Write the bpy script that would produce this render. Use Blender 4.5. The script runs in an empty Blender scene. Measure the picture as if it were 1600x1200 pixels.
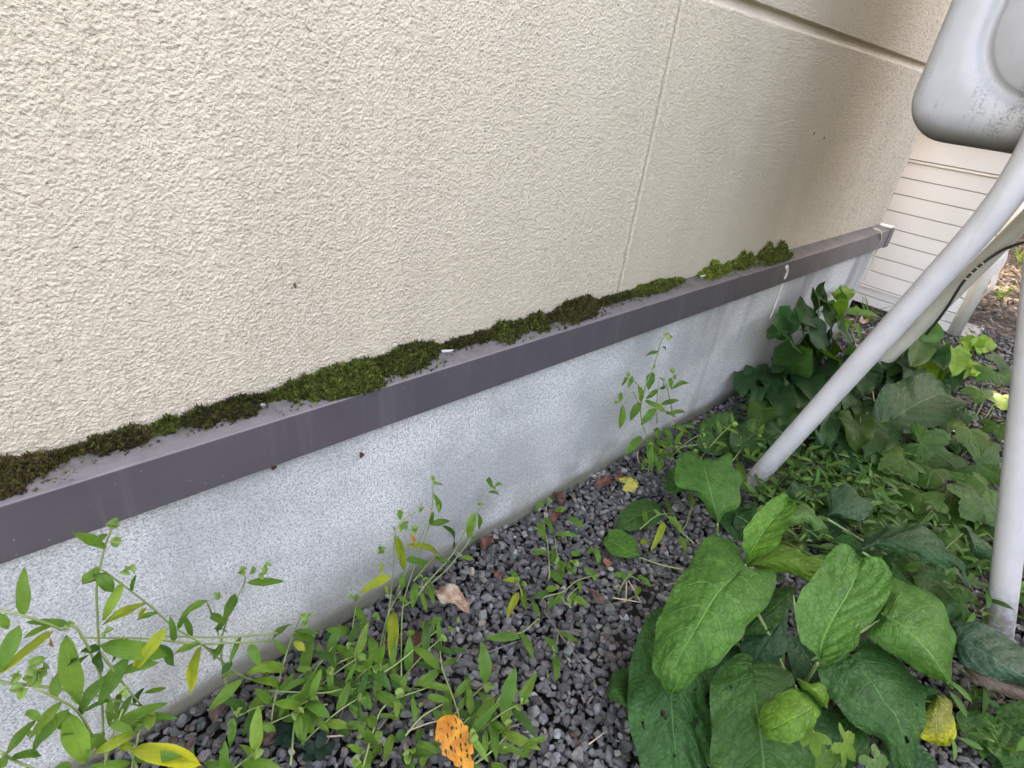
import bpy, math, random
import numpy as np
from mathutils import Vector, Matrix

random.seed(7)
rng = np.random.default_rng(7)
scene = bpy.context.scene
COL = scene.collection

# ------------------------------------------------------------------ camera
D = 0.65                      # metres from the lens to the foundation face
H = 1.42 * D                  # lens height
F = 900.0                     # focal length in pixels of a 1600 px wide frame
_a = np.array([1048, -382, F], float); _a /= np.linalg.norm(_a)
_b = np.array([-204, 1559, F], float); _b -= _b @ _a * _a; _b /= np.linalg.norm(_b)
_c = np.cross(_a, _b)
M = np.array([_a, _c, -_b])   # world = M @ camera direction (right, down, forward)
CAM = np.array([0, -D, H])
cam_d = bpy.data.cameras.new("camera")
cam = bpy.data.objects.new("camera", cam_d); COL.objects.link(cam)
mw = Matrix.Identity(4)
for i in range(3):
    mw[i][0] = M[i, 0]; mw[i][1] = -M[i, 1]; mw[i][2] = -M[i, 2]; mw[i][3] = CAM[i]
cam.matrix_world = mw
cam_d.sensor_width = 36; cam_d.lens = F / 1600 * 36
cam_d.clip_start = 0.01; cam_d.clip_end = 500
scene.camera = cam

# ------------------------------------------------------------------ light
SUN_EL, SUN_AZ = 40.0, 17.0   # azimuth from +X towards +Y (the sun stands behind the house)
world = bpy.data.worlds.new("World"); scene.world = world; world.use_nodes = True
nt = world.node_tree
bg = nt.nodes["Background"]
sky = nt.nodes.new("ShaderNodeTexSky"); sky.sky_type = 'NISHITA'; sky.sun_disc = False
sky.sun_elevation = math.radians(SUN_EL); sky.sun_rotation = math.radians(90 - SUN_AZ)
sky.air_density = 1.0; sky.dust_density = 2.0; sky.ozone_density = 0.3
nt.links.new(sky.outputs[0], bg.inputs[0]); bg.inputs[1].default_value = 0.15
sun_d = bpy.data.lights.new("sun", 'SUN'); sun_d.energy = 3.2; sun_d.angle = math.radians(0.5)
sun_d.color = (1.0, 0.94, 0.86)
sun = bpy.data.objects.new("sun", sun_d); COL.objects.link(sun)
_e, _z = math.radians(SUN_EL), math.radians(SUN_AZ)
sun.rotation_euler = Vector((math.cos(_e) * math.cos(_z), math.cos(_e) * math.sin(_z), math.sin(_e))).to_track_quat('Z', 'Y').to_euler()
vs = scene.view_settings
vs.view_transform = 'Standard'; vs.look = 'None'; vs.gamma = 1.0; vs.exposure = 4.02
vs.use_white_balance = True; vs.white_balance_temperature = 9600; vs.white_balance_tint = 20

# ------------------------------------------------------------------ geometry helpers
def ray(x, y): return M @ np.array([x - 800, y - 600, F], float)
def G(x, y, z=0.0):
    r = ray(x, y); return CAM + r * ((z - H) / r[2])
def Wy(x, y, yy=0.0):
    r = ray(x, y); return CAM + r * ((yy + D) / r[1])
def Wx(x, y, xx):
    r = ray(x, y); return CAM + r * (xx / r[0])
def Q(x, y, d, hmin=0.02):
    p = Wy(x, y, -d)
    return p if p[2] > hmin else G(x, y, hmin)
def ppm(p): return F / (M[:, 2] @ (np.array(p) - CAM))
def nrm(v):
    v = np.array(v, float); return v / max(np.linalg.norm(v), 1e-9)

def mesh_np(name, verts, faces, mat, parent=None, smooth=True, uvs=None, cols=None, base=None):
    """faces: list of tuples, or an (n,k) array. One mesh object."""
    verts = np.asarray(verts, np.float32)
    if base is not None: verts = verts - np.asarray(base, np.float32)
    me = bpy.data.meshes.new(name)
    if isinstance(faces, np.ndarray):
        n, k = faces.shape
        me.vertices.add(len(verts)); me.vertices.foreach_set("co", verts.ravel())
        me.loops.add(n * k); me.loops.foreach_set("vertex_index", faces.ravel().astype(np.int32))
        me.polygons.add(n); me.polygons.foreach_set("loop_start", np.arange(0, n * k, k, dtype=np.int32))
        me.update(calc_edges=True)
    else:
        me.from_pydata([tuple(map(float, v)) for v in verts], [], faces)
    if uvs is not None:
        uvs = np.asarray(uvs, np.float32)
        vi = np.empty(len(me.loops), np.int32); me.loops.foreach_get("vertex_index", vi)
        l = me.uv_layers.new(name="UVMap"); l.data.foreach_set("uv", uvs[vi].ravel())
    if cols is not None:
        a = me.color_attributes.new("tint", 'FLOAT_COLOR', 'POINT')
        c = np.ones((len(verts), 4), np.float32); c[:, :3] = cols; a.data.foreach_set("color", c.ravel())
    me.polygons.foreach_set("use_smooth", np.full(len(me.polygons), smooth))
    me.materials.append(mat)
    o = bpy.data.objects.new(name, me); COL.objects.link(o)
    if parent is not None: o.parent = parent
    return o

class MB:
    def __init__(s): s.v = []; s.f = []
    def box(s, x0, x1, y0, y1, z0, z1):
        n = len(s.v)
        s.v += [(x, y, z) for z in (z0, z1) for y in (y0, y1) for x in (x0, x1)]
        s.f += [tuple(n + i for i in q) for q in ((0, 2, 3, 1), (4, 5, 7, 6), (0, 1, 5, 4), (2, 6, 7, 3), (0, 4, 6, 2), (1, 3, 7, 5))]
        return s
    def tube(s, pts, r0, r1=None, n=10, caps=True, smooth_steps=0):
        pts = [np.array(p, float) for p in pts]
        if smooth_steps: pts = crom(pts, smooth_steps)
        r1 = r0 if r1 is None else r1
        m = len(pts); b = len(s.v); up = None
        for i, p in enumerate(pts):
            t = nrm(pts[min(i + 1, m - 1)] - pts[max(i - 1, 0)])
            if up is None:
                up = nrm(np.cross(t, (0, 0, 1)) if abs(t[2]) < .9 else np.cross(t, (1, 0, 0)))
            u = nrm(up - t * (up @ t)); up = u; w = np.cross(t, u)
            r = r0 + (r1 - r0) * i / (m - 1)
            for k in range(n):
                a = 2 * math.pi * k / n
                s.v.append(tuple(p + r * (math.cos(a) * u + math.sin(a) * w)))
        for i in range(m - 1):
            for k in range(n):
                s.f.append((b + i * n + k, b + i * n + (k + 1) % n, b + (i + 1) * n + (k + 1) % n, b + (i + 1) * n + k))
        if caps:
            s.f.append(tuple(b + k for k in reversed(range(n)))); s.f.append(tuple(b + (m - 1) * n + k for k in range(n)))
        return s
    def prism(s, prof, x0, x1):      # profile of (y, z) swept along x
        n = len(prof); b = len(s.v)
        s.v += [(x0, y, z) for y, z in prof] + [(x1, y, z) for y, z in prof]
        for k in range(n):
            s.f.append((b + k, b + (k + 1) % n, b + n + (k + 1) % n, b + n + k))
        s.f.append(tuple(b + k for k in reversed(range(n)))); s.f.append(tuple(b + n + k for k in range(n)))
        return s
    def obj(s, name, mat, parent=None, smooth=False, base=None, bevel=0, seg=2):
        o = mesh_np(name, s.v, s.f, mat, parent, smooth, base=base)
        if bevel:
            b = o.modifiers.new("bevel", 'BEVEL'); b.width = bevel; b.segments = seg; b.limit_method = 'ANGLE'
        return o

def crom(pts, st):
    out = []
    P_ = [2 * pts[0] - pts[1]] + list(pts) + [2 * pts[-1] - pts[-2]]
    for i in range(1, len(P_) - 2):
        a, b, c, d = P_[i - 1:i + 3]
        for k in range(st):
            t = k / st
            out.append(.5 * ((2 * b) + (c - a) * t + (2 * a - 5 * b + 4 * c - d) * t * t + (3 * b - a - 3 * c + d) * t ** 3))
    out.append(P_[-2]); return out

def thing(name, label, cat, base=(0, 0, 0), group=None):
    o = bpy.data.objects.new(name, None); COL.objects.link(o); o.location = tuple(map(float, base))
    o.empty_display_size = .05
    o['label'] = label; o['category'] = cat
    if group: o['group'] = group
    return o
def tag(o, label, cat, group=None):
    o['label'] = label; o['category'] = cat
    if group: o['group'] = group
    return o

# ------------------------------------------------------------------ materials
class NT:
    def __init__(s, name):
        s.m = bpy.data.materials.new(name); s.m.use_nodes = True; s.t = s.m.node_tree
        s.bsdf = s.t.nodes["Principled BSDF"]; s.out = s.t.nodes["Material Output"]
    def n(s, typ, **kw):
        x = s.t.nodes.new("ShaderNode" + typ)
        for k, v in kw.items():
            if k.startswith("i_"):
                key = k[2:]; key = int(key) if key.isdigit() else key.replace("_", " ")
                s.put(x.inputs[key], v)
            else: setattr(x, k, v)
        return x
    def put(s, sock, v):
        if isinstance(v, bpy.types.NodeSocket): s.t.links.new(v, sock)
        else:
            if isinstance(v, tuple) and len(v) == 3 and sock.type == 'RGBA': v = v + (1,)
            sock.default_value = v
    def coord(s, which="Object"): return s.n("TexCoord").outputs[which]
    def noise(s, vec, scale, detail=3, rough=.55, dist=0): return s.n("TexNoise", i_Vector=vec, i_Scale=scale, i_Detail=detail, i_Roughness=rough, i_Distortion=dist).outputs[0]
    def voro(s, vec, scale, feature='F1', out=0, rnd=1.0):
        x = s.n("TexVoronoi", feature=feature, i_Vector=vec, i_Scale=scale); x.inputs["Randomness"].default_value = rnd; return x.outputs[out]
    def ramp(s, f, stops):
        x = s.n("ValToRGB", i_0=f); r = x.color_ramp
        while len(r.elements) < len(stops): r.elements.new(.5)
        for e, (p, c) in zip(r.elements, stops):
            e.position = p; e.color = (c, c, c, 1) if isinstance(c, (int, float)) else tuple(c) + (1,)
        return x.outputs[0]
    def math(s, op, a, b=0.0, c=None):
        x = s.n("Math", operation=op); s.put(x.inputs[0], a); s.put(x.inputs[1], b)
        if c is not None: s.put(x.inputs[2], c)
        return x.outputs[0]
    def mr(s, v, a, b, c=0.0, d=1.0):
        x = s.n("MapRange"); x.interpolation_type = 'SMOOTHSTEP'
        for i, q in enumerate((v, a, b, c, d)): s.put(x.inputs[i], q)
        return x.outputs[0]
    def mix(s, f, a, b, mode='MIX'):
        x = s.n("Mix", data_type='RGBA', blend_type=mode); s.put(x.inputs[0], f); s.put(x.inputs[6], a); s.put(x.inputs[7], b); return x.outputs[2]
    def bump(s, h, dist, strength=1.0, nrm_in=None):
        x = s.n("Bump", i_Height=h, i_Strength=strength, i_Distance=dist)
        if nrm_in is not None: s.put(x.inputs["Normal"], nrm_in)
        return x.outputs[0]
    def mapping(s, vec, scale=(1, 1, 1)): return s.n("Mapping", i_0=vec, i_Scale=scale).outputs[0]
    def set(s, **kw):
        for k, v in kw.items(): s.put(s.bsdf.inputs[k.replace("_", " ")], v)
        return s.m

def m_plain(name, col, rough=.6, spec=.5, bump=None, metal=0.0, var=.0, vscale=40):
    t = NT(name); c = t.coord()
    base = col
    if var:
        n = t.noise(c, vscale, 4)
        base = t.mix(t.math('MULTIPLY', n, 1.0), tuple(x * (1 - var) for x in col), tuple(min(1, x * (1 + var)) for x in col))
    t.set(Base_Color=base, Roughness=rough, Specular_IOR_Level=spec, Metallic=metal)
    if bump: t.set(Normal=t.bump(t.noise(c, bump[0], 4), bump[1]))
    return t.m

# stucco: sprayed cream coat; the coarse grain is real relief in the wall mesh
t = NT("stucco"); c = t.coord()
big = t.noise(c, 1.3, 3); fine = t.noise(c, 420, 3, .6)
col = t.mix(t.mr(big, .3, .7), (.585, .50, .385), (.64, .555, .435))
col = t.mix(t.mr(fine, .35, .75, 0, .35), col, (.44, .37, .28))
sx = t.n("SeparateXYZ", i_0=c)
low = t.mr(sx.outputs[2], .56, .42, 0, 1)                                # grime next to the flashing
dn = t.noise(c, 30, 4)
col = t.mix(t.math('MULTIPLY', low, t.mr(dn, .38, .66, 0, .38)), col, (.26, .24, .17))
wst = t.noise(t.mapping(c, (7, 7, .9)), 1.0, 4, .6)
col = t.mix(t.mr(wst, .42, .75, 0, .16), col, (.33, .29, .23))
farg = t.math('MULTIPLY', t.mr(sx.outputs[0], 1.5, 2.5), t.mr(t.noise(c, 90, 4), .42, .68, 0, .55))   # algae specks toward the corner
col = t.mix(farg, col, (.28, .27, .245))
t.set(Base_Color=col, Roughness=.92, Specular_IOR_Level=.25, Normal=t.bump(t.math('ADD', fine, t.math('MULTIPLY', t.noise(c, 210, 3, .6), 1.8)), .0017))
M_STUCCO = t.m

# foundation: pale speckled render, streaks, green tide line at the ground
t = NT("foundation render"); c = t.coord()
sx = t.n("SeparateXYZ", i_0=c)
sp = t.noise(c, 330, 2, .6); sp2 = t.noise(c, 130, 3, .6)
mixn = t.math('ADD', t.math('MULTIPLY', sp, .7), t.math('MULTIPLY', sp2, .3))
col = t.ramp(mixn, [(.36, (.22, .222, .225)), (.45, (.42, .422, .42)), (.53, (.60, .600, .597)), (.64, (.78, .778, .77))])
blot = t.noise(c, 3.2, 4, .6)
col = t.mix(t.mr(blot, .38, .64, 0, .62), col, (.27, .28, .285))
stv = t.mapping(c, (9, 9, 1.3)); st = t.noise(stv, 1.0, 4, .6)
sfar = t.mr(sx.outputs[0], .9, 1.9)
col = t.mix(t.math('MULTIPLY', t.mr(st, .46, .68, 0, .62), sfar), col, (.22, .215, .20))
wv = t.math('ADD', sx.outputs[2], t.math('MULTIPLY', t.noise(c, 9, 3), -.035))
col = t.mix(t.math('MULTIPLY', t.mr(wv, .035, -.002), .9), col, (.13, .125, .075))
col = t.mix(t.math('MULTIPLY', t.mr(wv, .16, .0), t.mr(t.noise(c, 11, 5, .65), .38, .62, .05, .6)), col, (.22, .21, .175))
t.set(Base_Color=col, Roughness=.9, Specular_IOR_Level=.25, Normal=t.bump(mixn, .0022, .9))
M_FOUND = t.m

# flashing: purplish brown painted steel, dusty
t = NT("flashing paint"); c = t.coord()
dust = t.noise(c, 14, 5, .65); sxx = t.n("SeparateXYZ", i_0=t.n("NewGeometry").outputs["Normal"])
col = t.mix(t.mr(dust, .15, .85, 0, .5), (.075, .064, .074), (.11, .096, .105))
col = t.mix(t.math('MULTIPLY', t.mr(sxx.outputs[2], .5, .9), t.mr(t.noise(c, 40, 5, .7), .25, .6, .35, .8)), col, (.15, .138, .140))
dy_ = t.n("SeparateXYZ", i_0=c).outputs[1]
col = t.mix(t.math('MULTIPLY', t.mr(dy_, -.016, .022), t.math('MULTIPLY', t.mr(sxx.outputs[2], .5, .9), t.mr(t.noise(c, 55, 5, .7), .38, .58, .1, .85))), col, (.055, .05, .04))
fst = t.noise(t.mapping(c, (30, 30, 2.0)), 1.0, 5, .65)
col = t.mix(t.mr(fst, .50, .72, 0, .35), col, (.17, .15, .155))
scr = t.mr(t.noise(t.mapping(c, (3, 3, 160)), 1.0, 2), .70, .74)
col = t.mix(t.math('MULTIPLY', scr, .35), col, (.22, .2, .2))
speck = t.mr(t.voro(c, 60), .08, .02)
col = t.mix(t.math('MULTIPLY', speck, .6), col, (.35, .33, .33))
t.set(Base_Color=col, Roughness=t.mr(t.noise(c, 5, 2), .3, .7, .30, .40), Specular_IOR_Level=.5, Normal=t.bump(t.noise(c, 5, 2), .004, .35))
M_FLASH = t.m

# tank and pipe paint
def m_paint(name, col, dirt=None, grime_z=None):
    t = NT(name); c = t.coord()
    n = t.noise(c, 18, 4)
    b = t.mix(t.mr(n, .3, .7), col, tuple(x * .9 for x in col))
    sp = t.mr(t.noise(c, 170, 3, .6), .68, .76)
    b = t.mix(t.math('MULTIPLY', sp, .35), b, (.18, .17, .15))
    if grime_z:
        z = t.n("SeparateXYZ", i_0=c).outputs[2]
        g1 = t.mr(z, grime_z + .06, grime_z + .005)
        strk = t.noise(t.mapping(c, (34, 34, 9)), 1.0, 5, .7)
        g2 = t.math('MULTIPLY', t.mr(z, grime_z + .17, grime_z + .03), t.mr(strk, .46, .62, 0, .9))
        spk = t.mr(t.noise(c, 240, 3, .6), .40, .6)
        b = t.mix(t.math('MULTIPLY', g1, .9), b, (.085, .08, .065))
        b = t.mix(t.math('MULTIPLY', g2, spk), b, (.12, .115, .095))
    if not grime_z:
        wz = t.n("SeparateXYZ", i_0=c).outputs[2]
        b = t.mix(t.math('MULTIPLY', t.mr(wz, .16, .0), t.mr(t.noise(c, 70, 4, .65), .35, .6, .15, .9)), b, (.17, .14, .11))
        b = t.mix(t.mr(t.noise(t.mapping(c, (40, 40, 5)), 1.0, 4, .6), .52, .72, 0, .28), b, (.25, .24, .22))
    t.set(Base_Color=b, Roughness=.46, Specular_IOR_Level=.4, Normal=t.bump(t.noise(c, 260, 2), .0004, .7))
    return t.m
M_PIPE = m_paint("pipe paint", (.50, .485, .50))
M_PIPE2 = m_paint("cream pipe paint", (.50, .48, .43))
M_TANK = m_paint("tank paint", (.42, .415, .43), grime_z=.866)
M_SHED = m_plain("shed paint", (.80, .80, .81), .45, .4, bump=(200, .0004), var=.05, vscale=6)
M_SHEDSIDE = m_plain("shed side panel", (.80, .79, .77), .25, .6, bump=(9, .05))
M_SHEDLINE = m_plain("shed groove", (.42, .35, .33), .7)
M_SHEDTRIM = m_plain("shed trim", (.8, .78, .75), .4)
M_BLOCK = m_plain("concrete block", (.30, .28, .24), .95, .2, bump=(90, .004), var=.3)
M_CABLE = m_plain("black cable", (.015, .015, .015), .5)
M_TAPE = m_plain("pale tape", (.55, .5, .38), .6)
M_CAULK = m_plain("white caulk", (.60, .57, .50), .6, .4, bump=(60, .003), var=.15)
M_ROOF = m_plain("roof sheet", (.10, .09, .09), .5)

# gravel / ground
t = NT("gravel stone"); at = t.n("Attribute", attribute_name="tint").outputs[0]; c = t.coord()
n = t.noise(c, 700, 3, .65); n2 = t.noise(c, 120, 3)
col = t.mix(t.mr(n, .3, .72), t.mix(1.0, at, (.62, .62, .62), 'MULTIPLY'), t.mix(1.0, at, (1.35, 1.35, 1.35), 'MULTIPLY'))
col = t.mix(t.mr(n2, .45, .75, 0, .5), col, (.075, .068, .06))
t.set(Base_Color=col, Roughness=.78, Specular_IOR_Level=.35, Normal=t.bump(n, .0010))
M_GRAVEL = t.m
t = NT("soil"); c = t.coord()
n = t.noise(c, 30, 6, .7); n2 = t.noise(c, 4, 3)
col = t.ramp(n, [(.3, (.006, .005, .004)), (.5, (.018, .015, .012)), (.7, (.045, .036, .028))])
farm = t.mr(t.n("SeparateXYZ", i_0=c).outputs[0], 1.6, 2.6)
chip = t.voro(c, 45, out=1)
colf = t.mix(t.mr(t.n("SeparateXYZ", i_0=chip).outputs[0], .35, .95), (.05, .042, .036), (.20, .16, .125))
col = t.mix(t.math('MULTIPLY', farm, t.mr(n2, .3, .6)), col, colf)
t.set(Base_Color=col, Roughness=.95, Specular_IOR_Level=.2, Normal=t.bump(n, .02))
M_SOIL = t.m
t = NT("mulch chip"); at = t.n("Attribute", attribute_name="tint").outputs[0]; c = t.coord()
col = t.mix(t.mr(t.noise(c, 200, 3), .3, .7), at, t.mix(1.0, at, (.5, .5, .5), 'MULTIPLY'))
t.set(Base_Color=col, Roughness=.85, Specular_IOR_Level=.2); M_MULCH = t.m

# leaves. object colour = leaf colour, its alpha = how far the leaf has yellowed
def m_leaf(name, kind):
    t = NT(name); oi = t.n("ObjectInfo"); c = t.coord(); uv = t.n("UVMap").outputs[0]
    s = t.n("SeparateXYZ", i_0=uv); u = s.outputs[0]; v = t.math('ABSOLUTE', t.math('MULTIPLY_ADD', s.outputs[1], 2.0, -1.0))
    base = oi.outputs["Color"]
    n = t.noise(c, 28, 4, .6)
    col = t.mix(t.mr(n, .3, .7), t.mix(1.0, base, (.72, .78, .70), 'MULTIPLY'), t.mix(1.0, base, (1.22, 1.18, 1.15), 'MULTIPLY'))
    yel = t.math('ADD', t.math('MULTIPLY', u, .75), t.math('MULTIPLY', v, .35))
    yn = t.math('ADD', yel, t.math('MULTIPLY', t.math('SUBTRACT', n, .5), .5))
    al = oi.outputs["Alpha"]
    lo = t.math('SUBTRACT', 1.25, t.math('MULTIPLY', al, 1.25))
    mask = t.mr(t.math('SUBTRACT', yn, lo), .0, .28)
    col = t.mix(mask, col, (.42, .40, .035))
    tip = t.mr(t.math('SUBTRACT', yn, t.math('ADD', lo, .52)), .0, .1)
    if kind == 'blade': col = t.mix(tip, col, (.33, .10, .03))
    mid = t.mr(v, .04, .012)
    lighter = t.mix(1.0, base, (2.1, 1.75, 2.2), 'MULTIPLY')
    if kind == 'blade':
        par = t.math('SINE', t.math('MULTIPLY', v, 34.0))
        col = t.mix(t.math('MULTIPLY', mid, .75), col, lighter)
        hgt = t.math('ADD', t.math('MULTIPLY', par, .12), t.math('MULTIPLY', mid, -1.0))
        nr = t.bump(hgt, .0006); rough = .42
    elif kind == 'quilt':
        ph = t.math('FRACT', t.math('ADD', t.math('MULTIPLY', u, 6.5), t.math('MULTIPLY', t.math('POWER', v, 1.25), -2.0)))
        lat = t.math('ABSOLUTE', t.math('SUBTRACT', ph, .5))
        latm = t.math('MULTIPLY', t.mr(lat, .055, .012), t.mr(v, .95, .5))
        wob = t.n("VectorMath", operation='MULTIPLY_ADD'); t.put(wob.inputs[0], t.n("TexNoise", i_Vector=c, i_Scale=60.0, i_Detail=2.0).outputs[1]); wob.inputs[1].default_value = (.012, .012, .012); t.put(wob.inputs[2], c)
        ret = t.n("TexVoronoi", feature='DISTANCE_TO_EDGE', i_Vector=wob.outputs[0], i_Scale=85.0); ret.inputs["Randomness"].default_value = .9
        rm = t.mr(ret.outputs[0], .0, .11, 1, 0)
        col = t.mix(t.math('MULTIPLY', rm, .52), col, t.mix(1.0, base, (.40, .50, .55), 'MULTIPLY'))
        col = t.mix(t.math('MULTIPLY', latm, .50), col, lighter)
        col = t.mix(t.math('MULTIPLY', mid, .85), col, lighter)
        dome = t.mr(ret.outputs[0], -.05, .30)
        hgt = t.math('ADD', dome, t.math('MULTIPLY', t.math('ADD', t.math('MULTIPLY', latm, .8), mid), -1.3))
        nr = t.bump(hgt, .0012, .8); rough = .45
    else:  # palmate / heart: veins fan from the base
        sv = t.math('ABSOLUTE', t.math('SINE', t.math('MULTIPLY', t.math('SUBTRACT', t.math('MULTIPLY', u, 1.0), t.math('MULTIPLY', v, .45)), 13.0)))
        lat = t.mr(sv, .12, .02)
        col = t.mix(t.math('MULTIPLY', lat, .10), col, lighter)
        col = t.mix(t.math('MULTIPLY', mid, .5), col, lighter)
        hgt = t.math('ADD', t.math('MULTIPLY', t.math('ADD', lat, mid), -.9), t.math('MULTIPLY', t.noise(c, 90, 2), 1.2))
        nr = t.bump(hgt, .0016, .8); rough = .5
    t.set(Base_Color=col, Roughness=rough, Specular_IOR_Level=.16, Normal=nr)
    tr = t.n("BsdfTranslucent", i_Color=t.mix(1.0, col, (1.6, 1.9, .6), 'MULTIPLY'), i_Normal=nr)
    mx = t.n("MixShader"); t.put(mx.inputs[0], .30); t.put(mx.inputs[1], t.bsdf.outputs[0]); t.put(mx.inputs[2], tr.outputs[0])
    t.put(t.out.inputs[0], mx.outputs[0])
    return t.m
M_BLADE = m_leaf("dayflower leaf", 'blade'); M_QUILT = m_leaf("comfrey leaf", 'quilt'); M_PALM = m_leaf("veined leaf", 'palm')
M_STEM = m_plain("green stem", (.19, .25, .09), .5, .4, var=.35, vscale=30)
M_STEMB = m_plain("pale petiole", (.24, .32, .13), .5, .4, var=.2, vscale=30)
t = NT("moss tuft"); at = t.n("Attribute", attribute_name="tint").outputs[0]
t.set(Base_Color=at, Roughness=.8, Specular_IOR_Level=.15)
tr = t.n("BsdfTranslucent", i_Color=at); mx = t.n("MixShader"); t.put(mx.inputs[0], .25); t.put(mx.inputs[1], t.bsdf.outputs[0]); t.put(mx.inputs[2], tr.outputs[0]); t.put(t.out.inputs[0], mx.outputs[0])
M_MOSS = t.m
def m_dead(name, c1, c2, rough=.6):
    t = NT(name); c = t.coord(); n = t.noise(c, 60, 5, .65)
    t.set(Base_Color=t.mix(t.mr(n, .35, .65), c1, c2), Roughness=rough, Specular_IOR_Level=.3, Normal=t.bump(t.noise(c, 120, 3), .002)); return t.m
M_RED = m_dead("red brown dead leaf", (.13, .045, .030), (.06, .028, .020))
M_BRN = m_dead("dark brown dead leaf", (.05, .03, .025), (.11, .06, .045))
M_TAN = m_dead("tan dead leaf", (.36, .29, .20), (.20, .08, .05))
M_ORG = m_dead("orange leaf", (.50, .21, .02), (.34, .11, .012))
M_TWIG = m_dead("grey twig", (.12, .10, .085), (.22, .19, .16))
M_STRAW = m_dead("pale straw", (.55, .42, .30), (.42, .33, .24))

t = NT("ground cover leaf"); at = t.n("Attribute", attribute_name="tint").outputs[0]
uv = t.n("UVMap").outputs[0]; s_ = t.n("SeparateXYZ", i_0=uv); v_ = t.math('ABSOLUTE', t.math('MULTIPLY_ADD', s_.outputs[1], 2.0, -1.0))
col = t.mix(t.mr(v_, .12, .02, 0, .4), at, t.mix(1.0, at, (1.8, 1.6, 1.8), 'MULTIPLY'))
t.set(Base_Color=col, Roughness=.5, Specular_IOR_Level=.15)
tr = t.n("BsdfTranslucent", i_Color=t.mix(1.0, col, (1.5, 1.9, .6), 'MULTIPLY')); mx = t.n("MixShader"); t.put(mx.inputs[0], .3); t.put(mx.inputs[1], t.bsdf.outputs[0]); t.put(mx.inputs[2], tr.outputs[0]); t.put(t.out.inputs[0], mx.outputs[0])
M_CARPET = t.m

# ------------------------------------------------------------------ ground and path of gravel
def blobnoise(n, lam, cell, seed, bw=.42):
    """band-passed periodic noise on an n*n tile of cell metres; lam = wavelength"""
    r = np.random.default_rng(seed); a = np.fft.rfft2(r.standard_normal((n, n)))
    fy = np.fft.fftfreq(n, cell)[:, None]; fx = np.fft.rfftfreq(n, cell)[None]
    k = np.sqrt(fx * fx + fy * fy) * lam
    w = np.exp(-((np.log(np.maximum(k, 1e-4)) / bw) ** 2))
    b = np.fft.irfft2(a * w, s=(n, n)); return b / b.std()
def samp(tile, cell, X, Y):
    n = tile.shape[0]; fx = (X / cell) % n; fy = (Y / cell) % n
    i = np.floor(fx).astype(int); j = np.floor(fy).astype(int); a = fx - i; b = fy - j
    i %= n; j %= n; i2 = (i + 1) % n; j2 = (j + 1) % n
    return tile[j, i] * (1 - a) * (1 - b) + tile[j, i2] * a * (1 - b) + tile[j2, i] * (1 - a) * b + tile[j2, i2] * a * b
def grid(name, xs, ys, fn, mat, parent=None, smooth=True, base=None, flip=False):
    X, Y = np.meshgrid(xs, ys); V = np.stack(fn(X, Y), -1).reshape(-1, 3)
    nx, ny = len(xs), len(ys); i = np.arange(nx - 1)[None] + nx * np.arange(ny - 1)[:, None]; i = i.ravel()
    Fc = np.stack([i, i + 1, i + 1 + nx, i + nx], 1)
    if flip: Fc = Fc[:, ::-1].copy()
    return mesh_np(name, V, Fc, mat, parent, smooth, base=base)

gt = blobnoise(256, .25, .02, 3)
def gz(X, Y):
    return -.012 + .006 * samp(gt, .02, X, Y) * (X < 40)
xs = np.concatenate([[-200, -60, -20, -8, -4], np.arange(-2, 6.01, .04), [7, 9, 14, 30, 80, 200]])
ys = np.concatenate([[-200, -60, -20, -8, -4], np.arange(-2, 1.01, .04), [2, 4, 9, 20, 60, 200]])
o = grid("ground", xs, ys, lambda X, Y: (X, Y, gz(X, Y)), M_SOIL); o['kind'] = 'structure'

def hull_stone(r):
    import bmesh
    bm = bmesh.new()
    ax = np.array([r.uniform(.75, 1.25), r.uniform(.6, .95), r.uniform(.45, .75)])
    for _ in range(15):
        p = nrm(r.standard_normal(3)); p = np.sign(p) * np.abs(p) ** .75; p = p / max(np.linalg.norm(p), 1e-6) * r.uniform(.85, 1.05)
        bm.verts.new(tuple(p * ax))
    res = bmesh.ops.convex_hull(bm, input=bm.verts)
    bad = [g for g in res['geom_interior'] if isinstance(g, bmesh.types.BMVert)]
    bmesh.ops.delete(bm, geom=bad, context='VERTS')
    bmesh.ops.bevel(bm, geom=list(bm.edges), offset=.07, segments=1, affect='EDGES')
    bmesh.ops.triangulate(bm, faces=bm.faces)
    bm.verts.ensure_lookup_table(); bm.verts.index_update()
    V = np.array([v.co[:] for v in bm.verts]); Fc = np.array([[v.index for v in f.verts] for f in bm.faces]); bm.free()
    return V, Fc
STONES = [hull_stone(np.random.default_rng(100 + i)) for i in range(14)]
def rotm(r, n, tilt):
    yaw = r.uniform(0, 2 * np.pi, n); a = r.normal(0, tilt, n); b = r.normal(0, tilt, n)
    cy, sy, ca, sa, cb, sb = np.cos(yaw), np.sin(yaw), np.cos(a), np.sin(a), np.cos(b), np.sin(b)
    Z = np.zeros(n); O = np.ones(n)
    Rz = np.stack([cy, -sy, Z, sy, cy, Z, Z, Z, O], 1).reshape(n, 3, 3)
    Rx = np.stack([O, Z, Z, Z, ca, -sa, Z, sa, ca], 1).reshape(n, 3, 3)
    Ry = np.stack([cb, Z, sb, Z, O, Z, -sb, Z, cb], 1).reshape(n, 3, 3)
    return Rz @ Rx @ Ry
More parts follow.
